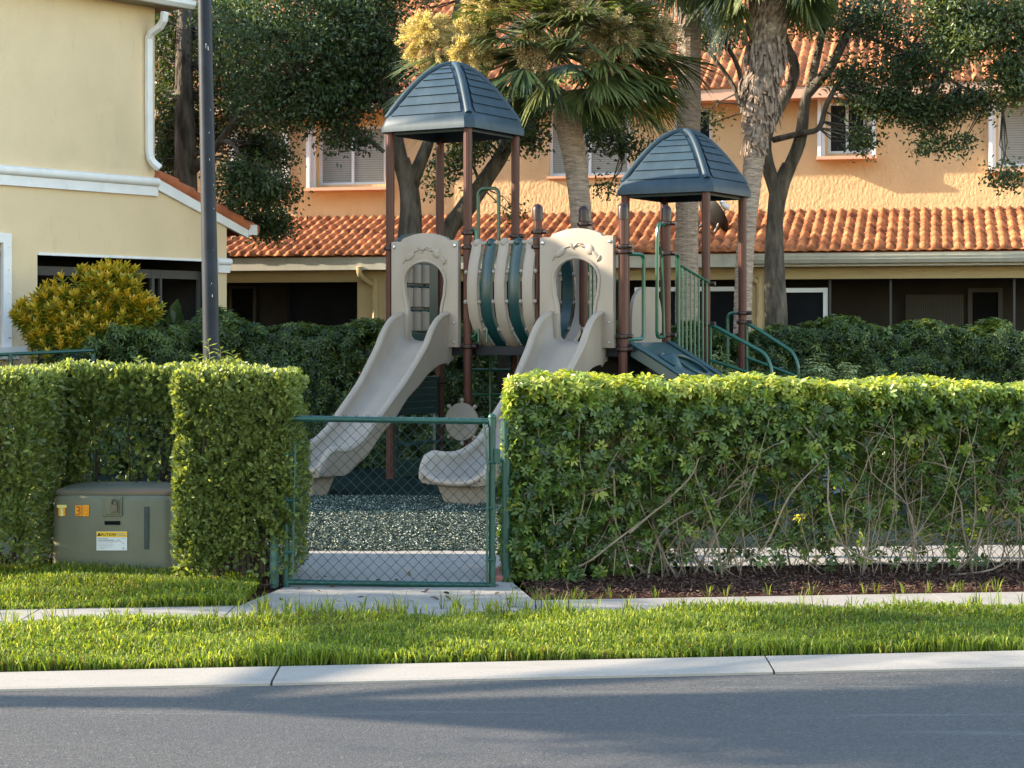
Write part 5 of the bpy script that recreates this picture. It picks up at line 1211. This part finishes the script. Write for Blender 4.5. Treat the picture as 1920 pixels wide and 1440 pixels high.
tree('oak_tree', 'multi stemmed grey barked tree forking in front of the orange wall at the right',
     [([(1455, 640, 27.5), (1455, 590, 27.5), (1452, 500, 27.5), (1453, 420, 27.5), (1460, 360, 27.5), (1480, 310, 27.5)], .17, .11),
      ([(1455, 360, 27.5), (1435, 260, 27.5), (1490, 140, 27.6), (1468, 60, 27.6), (1470, -80, 27.6)], .11, .05),
      ([(1462, 350, 27.5), (1498, 270, 27.4), (1510, 190, 27.4), (1522, 150, 27.4), (1545, 40, 27.4), (1550, -80, 27.4)], .10, .04),
      ([(1515, 175, 27.4), (1560, 120, 27.2), (1590, 60, 27.1), (1625, 0, 27), (1680, -80, 27)], .075, .04),
      ([(1450, 262, 27.5), (1500, 250, 27.2), (1535, 240, 27.1), (1550, 195, 27), (1575, 150, 27)], .05, .035),
      ([(1440, 240, 27.6), (1395, 210, 27.8), (1375, 160, 27.8), (1340, 110, 27.8), (1300, 60, 27.8)], .045, .02),
      ([(1395, 200, 27.8), (1385, 130, 27.8), (1355, 70, 27.8), (1330, 10, 27.8)], .045, .02),
      ([(1600, 60, 27.1), (1700, 100, 26.8), (1800, 160, 26.5), (1880, 200, 26.3)], .035, .012)],
     [(1640, 40, 27, .7, .8, .5, .9), (1700, 130, 26.8, .6, .7, .35, .9), (1660, 190, 26.8, .45, .5, .2, .6), (1740, 210, 26.6, .4, .4, .25, .6), (1600, 150, 27, .35, .4, .3, .35), (1350, 50, 27.8, .5, .5, .35, .45), (1520, 30, 27.4, .6, .5, .3, .5), (1745, 265, 26.6, .12, .15, .15, .12), (1620, 260, 26.8, .12, .1, .14, .1), (1830, 190, 26.4, .4, .4, .2, .5), (1770, 80, 26.8, .5, .6, .4, .6), (1330, 220, 27.8, .1, .1, .15, .05), (1890, 330, 26, .2, .2, .08, .15), (1800, 270, 26.4, .15, .2, .12, .12)],
     640, 'leaf_oak', .075, 30, spread=.13)
tree('bright_tree', 'sunlit grey green tree crown coming in at the top right corner',
     [([(2080, 640, 25.5), (2060, 400, 25.5), (2000, 150, 25.5), (1920, -20, 25.4)], .16, .08), ([(2000, 160, 25.5), (1900, 80, 25.2), (1820, 30, 25)], .06, .02)],
     [(1880, 40, 25.2, .55, .6, .4, 1.2), (1800, 70, 25, .35, .5, .3, .7), (1960, 120, 25.4, .6, .6, .5, 1), (1900, 130, 25.2, .35, .4, .25, .6), (1780, 10, 25, .4, .4, .25, .6), (1920, 175, 25.2, .25, .3, .15, .3), (2050, 0, 25.5, .8, .8, .8, 1)],
     520, 'leaf_oak_sunlit', .075, 36, spread=.12)
# ------------------------------------------------------------------ palms
def fan(C, dirv, L, n=32, leafs=None, droop=.20, spreadA=2.3):
    """fan leaf: strips radiating from C in a half disc facing dirv"""
    d_ = unit(np.array(dirv, float)); side = unit(np.cross(d_, [0, 0, 1.])+rs.normal(0, .25, 3)); nrm = np.cross(side, d_)
    out = []
    for k in range(n):
        a = (k/(n-1)-.5)*spreadA; ax_ = d_*math.cos(a)+side*math.sin(a)+nrm*(.10*math.cos(3*a)+rs.normal(0, .05))
        ax_ = unit(ax_); l_ = L*(1-.22*abs(a)/1.2)*rs.uniform(.85, 1.08); wv = unit(np.cross(ax_, nrm)); w_ = rs.uniform(.015, .024)
        dr = droop*rs.uniform(.6, 1.6); pts = [C, C+ax_*l_*.35-[0, 0, .02*dr], C+ax_*l_*.7-np.array([0, 0, l_*.13*dr*2]), C+ax_*l_*.93*(1-.12*dr)-np.array([0, 0, l_*.42*dr*1.6])]
        out.append((pts, wv, w_))
    return out
def palm(name, label, trunk, rad, crown, nf, FL, PL, seed, boots=None, flowers=None, lo=-.75, m='palm_leaf', ringed=True, extra=None, cat='palm tree'):
    base = P(*trunk[0]); t = thing(name, label, cat, (base[0], base[1], 0)); b = MB(); w_ = [P(*q) for q in trunk]
    w_[0][2] = 0; pts = []; rr = []
    for i in range(len(w_)-1):
        k = max(2, int(np.linalg.norm(w_[i+1]-w_[i])/.05))
        for j in range(k):
            u = j/k; pts.append(w_[i]*(1-u)+w_[i+1]*u); rr.append((rad[i]*(1-u)+rad[i+1]*u)*(1+.035*rs.rand()+(.035 if len(pts) % 2 else 0)))
    pts.append(w_[-1]); rr.append(rad[-1])
    pa = np.array(pts); ker = np.ones(9)/9
    for c_ in range(2): pad = np.pad(pa[:, c_], 4, 'edge'); pa[:, c_] = np.convolve(pad, ker, 'valid')
    b.tube(list(pa), rr, 16); b.build('trunk', M['bark_palm'], t, smooth=False)
    cc = P(*crown); VV = []; FF = []; RN = []; pet = MB()
    for i in range(nf):
        az = rs.rand()*6.283; el = rs.uniform(lo, 1.1); 
        plx = 1
        if extra and i < len(extra): az, el = extra[i][:2]; plx = extra[i][2] if len(extra[i]) > 2 else 1
        d_ = np.array([math.cos(az)*math.cos(el), math.sin(az)*math.cos(el), math.sin(el)]); pl = PL*plx*rs.uniform(.85, 1.12)
        tip = cc+d_*pl-np.array([0, 0, .12*pl*pl]); pet.tube([cc+d_*.08, cc+d_*pl*.55, tip], [.018, .013, .010], 5)
        dd = unit(tip-(cc+d_*pl*.55)); rn = rs.normal(.42, .2)
        for (q, wv, ww) in fan(tip, dd, FL*rs.uniform(.85, 1.1)):
            bi = len(VV)*1; ws = [ww*.35, ww, ww*.75, .002]
            for s_, p_ in enumerate(q): VV.append(p_-wv*ws[s_]/1); VV.append(p_+wv*ws[s_])
            for s_ in range(3): FF.append((bi+2*s_, bi+2*s_+1, bi+2*s_+3, bi+2*s_+2)); RN.append(min(1, max(0, rn+rs.normal(0, .1))))
    link('fronds', npmesh('fronds', VV, FF, RN), M[m], t); pet.build('petioles', M['palm_stem'], t)
    if flowers:
        for (px, py, Y, rx, rz_, mm, nq) in flowers:
            c = P(px, py, Y); nb_ = 60; e0 = rdir(nb_)*np.array([rx, rx*.8, rz_])*rs.uniform(.75, 1.05, nb_)[:, None]; j = rs.randint(0, nb_, nq); u_ = rs.rand(nq)**.6; q = c+e0[j]*u_[:, None]-np.array([0, 0, .25])*(u_*u_)[:, None]*rz_+rs.normal(0, .022, (nq, 3))
            o = link('flower_cluster', leafmesh('fl', q, rdir(nq)*.8+unit(e0[j]), rdir(nq), .040, .016, False, .1, .1), M[mm], t)
    if boots: boots(t)
    return t
mat('palm_stem', (.16, .18, .06), .6, .4, .2, 8)
palm('cabbage_palm', 'palm with a wide fan crown and cream flower plumes behind the bridge between the towers',
     [(1108, 640, 25.5), (1100, 560, 25.5), (1092, 470, 25.5), (1088, 380, 25.5), (1078, 300, 25.5), (1066, 235, 25.5), (1062, 180, 25.5)], [.155, .15, .145, .14, .15, .175, .16], (1052, 98, 25.5), 112, .92, 1.10, 3, lo=-.3,
     flowers=[(805, 62, 25.0, .44, .44, 'palm_flower', 13000), (880, 90, 24.7, .32, .55, 'palm_flower', 12000), (1000, 90, 24.5, .22, .50, 'palm_seed', 8000), (1140, 60, 24.5, .46, .46, 'palm_seed', 17000), (1225, 60, 24.9, .38, .32, 'palm_seed', 9000), (930, -10, 24.8, .5, .35, 'palm_flower', 7000), (1050, 10, 24.6, .4, .3, 'palm_seed', 7000)],
     extra=[(3.45, .12, 1.45), (3.5, -.15, 1.45), (3.35, -.35, 1.4), (3.6, .0, 1.3), (3.3, .3, 1.4), (3.4, -.05, 1.65), (5.9, -.15, 1.25), (6.1, .1, 1.3), (4.6, -.5, .9), (5.1, -.55, .9), (3.3, .1), (3.5, -.3), (3.1, .45), (3.9, -.35), (4.5, -.35), (5.3, -.25), (5.6, -.2), (6.0, -.25), (6.2, .0), (.1, .2), (.0, -.35), (5.9, .35), (5.0, .35), (4.4, .5), (2.8, .1), (3.2, .8), (3.6, .25), (5.8, -.5), (3.3, -.6), (3.0, -.35), (3.45, -.1), (3.15, -.15), (2.9, .3), (5.5, .3), (5.7, .5), (6.1, -.5), (4.0, .4), (4.2, .8), (5.2, .8), (4.8, 1.1), (3.8, .7), (5.8, .9)])
palm('cabbage_palm', 'straight thick palm trunk rising behind the lower tower, its crown above the picture',
     [(1287, 640, 27), (1288, 400, 27), (1292, 200, 27), (1292, 0, 27), (1288, -160, 27)], [.165, .16, .165, .17, .17], (1280, -150, 27), 34, .85, .95, 5, lo=-.9,
     extra=[(4.7, -1.0), (5.6, -1.0), (3.6, -.9), (.1, -1.0), (5.2, -1.15), (4.2, -1.1)])
def dryboots(t):
    b = MB(); VV = []
    for i in range(300):
        u = rs.rand()**.8; py = 270-u*215; Y = 26.0
        ctr = P(1412+(270-py)*.12, py, Y); th = rs.uniform(math.pi, 2*math.pi)+rs.normal(0, .4); rad_ = .15+.10*u*(1 if u < .9 else .8)
        d_ = np.array([math.cos(th), math.sin(th), 0]); tdir = np.array([-math.sin(th), math.cos(th), 0])
        L_ = rs.uniform(.18, .36)*(.7 if u < .3 else 1); w_ = rs.uniform(.016, .040); sp = rs.uniform(.1, .75)
        p0 = ctr+d_*rad_*.85; p1 = p0+d_*L_*sp*.5-np.array([0, 0, L_*.5])+tdir*rs.normal(0, .02); p2 = p1+d_*L_*sp*.1-np.array([0, 0, L_*.55])+tdir*rs.normal(0, .03)
        b.add([p0-tdir*w_, p0+tdir*w_, p1+tdir*w_*1.05, p1-tdir*w_*.95, p2+tdir*w_*.7, p2-tdir*w_*.75, p1+d_*.015+tdir*0, p2+d_*.01], [(0, 1, 2, 6), (0, 6, 3), (3, 6, 7, 5), (6, 2, 4, 7)])
    for i in range(150):
        py = rs.uniform(-60, 105); Y = 26; ctr = P(1436, py, Y); th = rs.uniform(math.pi*.95, 2.05*math.pi); rad_ = .27; d_ = np.array([math.cos(th), math.sin(th), 0]); tdir = np.array([-math.sin(th), math.cos(th), 0])
        L_ = .26; w_ = .055; p0 = ctr+d_*rad_*.8; p1 = p0+d_*.05+RZ*L_*.55+tdir*.03; p2 = p1+d_*.03+RZ*L_*.4+tdir*.05
        b.add([p0-tdir*w_, p0+tdir*w_, p1+tdir*w_*.7, p1-tdir*w_*.7, p2+tdir*w_*.2, p2-tdir*w_*.2, p0+d_*.03, p1+d_*.03], [(0, 1, 2, 7), (0, 7, 3), (3, 7, 5), (7, 2, 4, 5)])
    b.build('dry_boots', M['boot'], t)
palm('cabbage_palm', 'leaning palm with a shaggy skirt of grey dead leaf bases behind the lower tower',
     [(1385, 640, 26), (1393, 560, 26), (1398, 450, 26), (1410, 330, 26), (1425, 220, 26), (1438, 100, 26), (1440, 0, 26), (1440, -120, 26)], [.125, .12, .12, .135, .155, .20, .25, .24], (1440, -130, 26), 26, .85, .9, 9, boots=dryboots, lo=-.9,
     extra=[(3.6, -.95), (5.7, -1.0), (5.9, -.8), (3.3, -.85), (0.1, -.95), (3.1, -1.1), (6.1, -1.1)])
# broadleaf tree just out of the picture on the left: it shades the road

def shade_tree(x, y, blobs, nclump):
    t = thing('oak_tree', 'broad leafy tree beyond the left edge of the road', 'tree', (x, y, 0)); b = MB()
    b.tube([(x, y, -.05), (x+.1, y, 2), (x, y+.1, 4), (x+.3, y, 6)], [.2, .17, .14, .06], 10, smooth=4)
    cc = []; W = np.array([q[6] for q in blobs], float)
    for i in rs.choice(len(blobs), nclump, p=W/W.sum()):
        bx, by, bz, rx, ry, rz_, _ = blobs[i]; cc.append(np.array([bx, by, bz])+rdir(1)[0]*rs.rand()**.4*np.array([rx, ry, rz_]))
    for c in cc[::6]: b.tube([(x, y, 4), tuple((np.array([x, y, 4.5])+c)/2), tuple(c)], [.05, .03, .01], 4)
    b.build('trunk', M['bark_oak'], t, smooth=True); n = nclump*24; C = np.repeat(np.array(cc), 24, 0)+rs.normal(0, .22, (n, 3))
    link('crown', leafmesh('crown', C, rdir(n), rdir(n)+[0, 0, .6], .11, .055, False, .15, .1), M['leaf_oak'], t)
shade_tree(-11, 9.2, [(-9.8, 8.6, 5.2, 1.2, .8, .9, 1), (-10.5, 9.6, 6.4, 1.5, 1.0, 1.1, 1), (-9.0, 11.3, 5.0, .8, .45, .5, .35), (-11.5, 8.7, 6.3, 1.2, .8, .9, .8), (-10.5, 12.3, 4.1, .9, .45, .42, .5)], 620)

# tufts leaning over the edge of the path
def tufts(name, spots):
    VV = []; FF = []; RN = []
    for (x, y, k, h) in spots:
        for i in range(k):
            th = rs.rand()*6.28; d = np.array([math.cos(th), math.sin(th), 0]); s_ = np.array([-d[1], d[0], 0])*.0028; hh = h*rs.uniform(.5, 1.1); ln = rs.uniform(.2, .9)
            p0 = np.array([x, y, 0.012])+d*rs.rand()*.03; p1 = p0+d*ln*hh*.35+RZ*hh*.6; p2 = p0+d*ln*hh+RZ*hh*(1-.3*ln); bi = len(VV)
            VV += [p0-s_, p0+s_, p1-s_*.8, p1+s_*.8, p2-s_*.1, p2+s_*.1]; FF += [(bi, bi+1, bi+3, bi+2), (bi+2, bi+3, bi+5, bi+4)]; RN += [rs.rand()*.9]*2
    return struct(name, npmesh(name, VV, FF, RN), M['grass'], 'stuff')
sp = [(rs.uniform(-1.75, .4), 11.30+rs.rand()**2*.45, rs.randint(6, 16), rs.uniform(.10, .19)) for i in range(60)]
sp += [(rs.uniform(-4, 4), 0, rs.randint(4, 10), rs.uniform(.09, .17)) for i in range(130)]
sp = [(x, y if y else 11.34+SL*x+rs.rand()*.1, k, h) for x, y, k, h in sp]+[(x, 12.06+SL*x, 8, .10) for x in rs.uniform(.15, 4.2, 26)]
tufts('grass_tufts', sp)
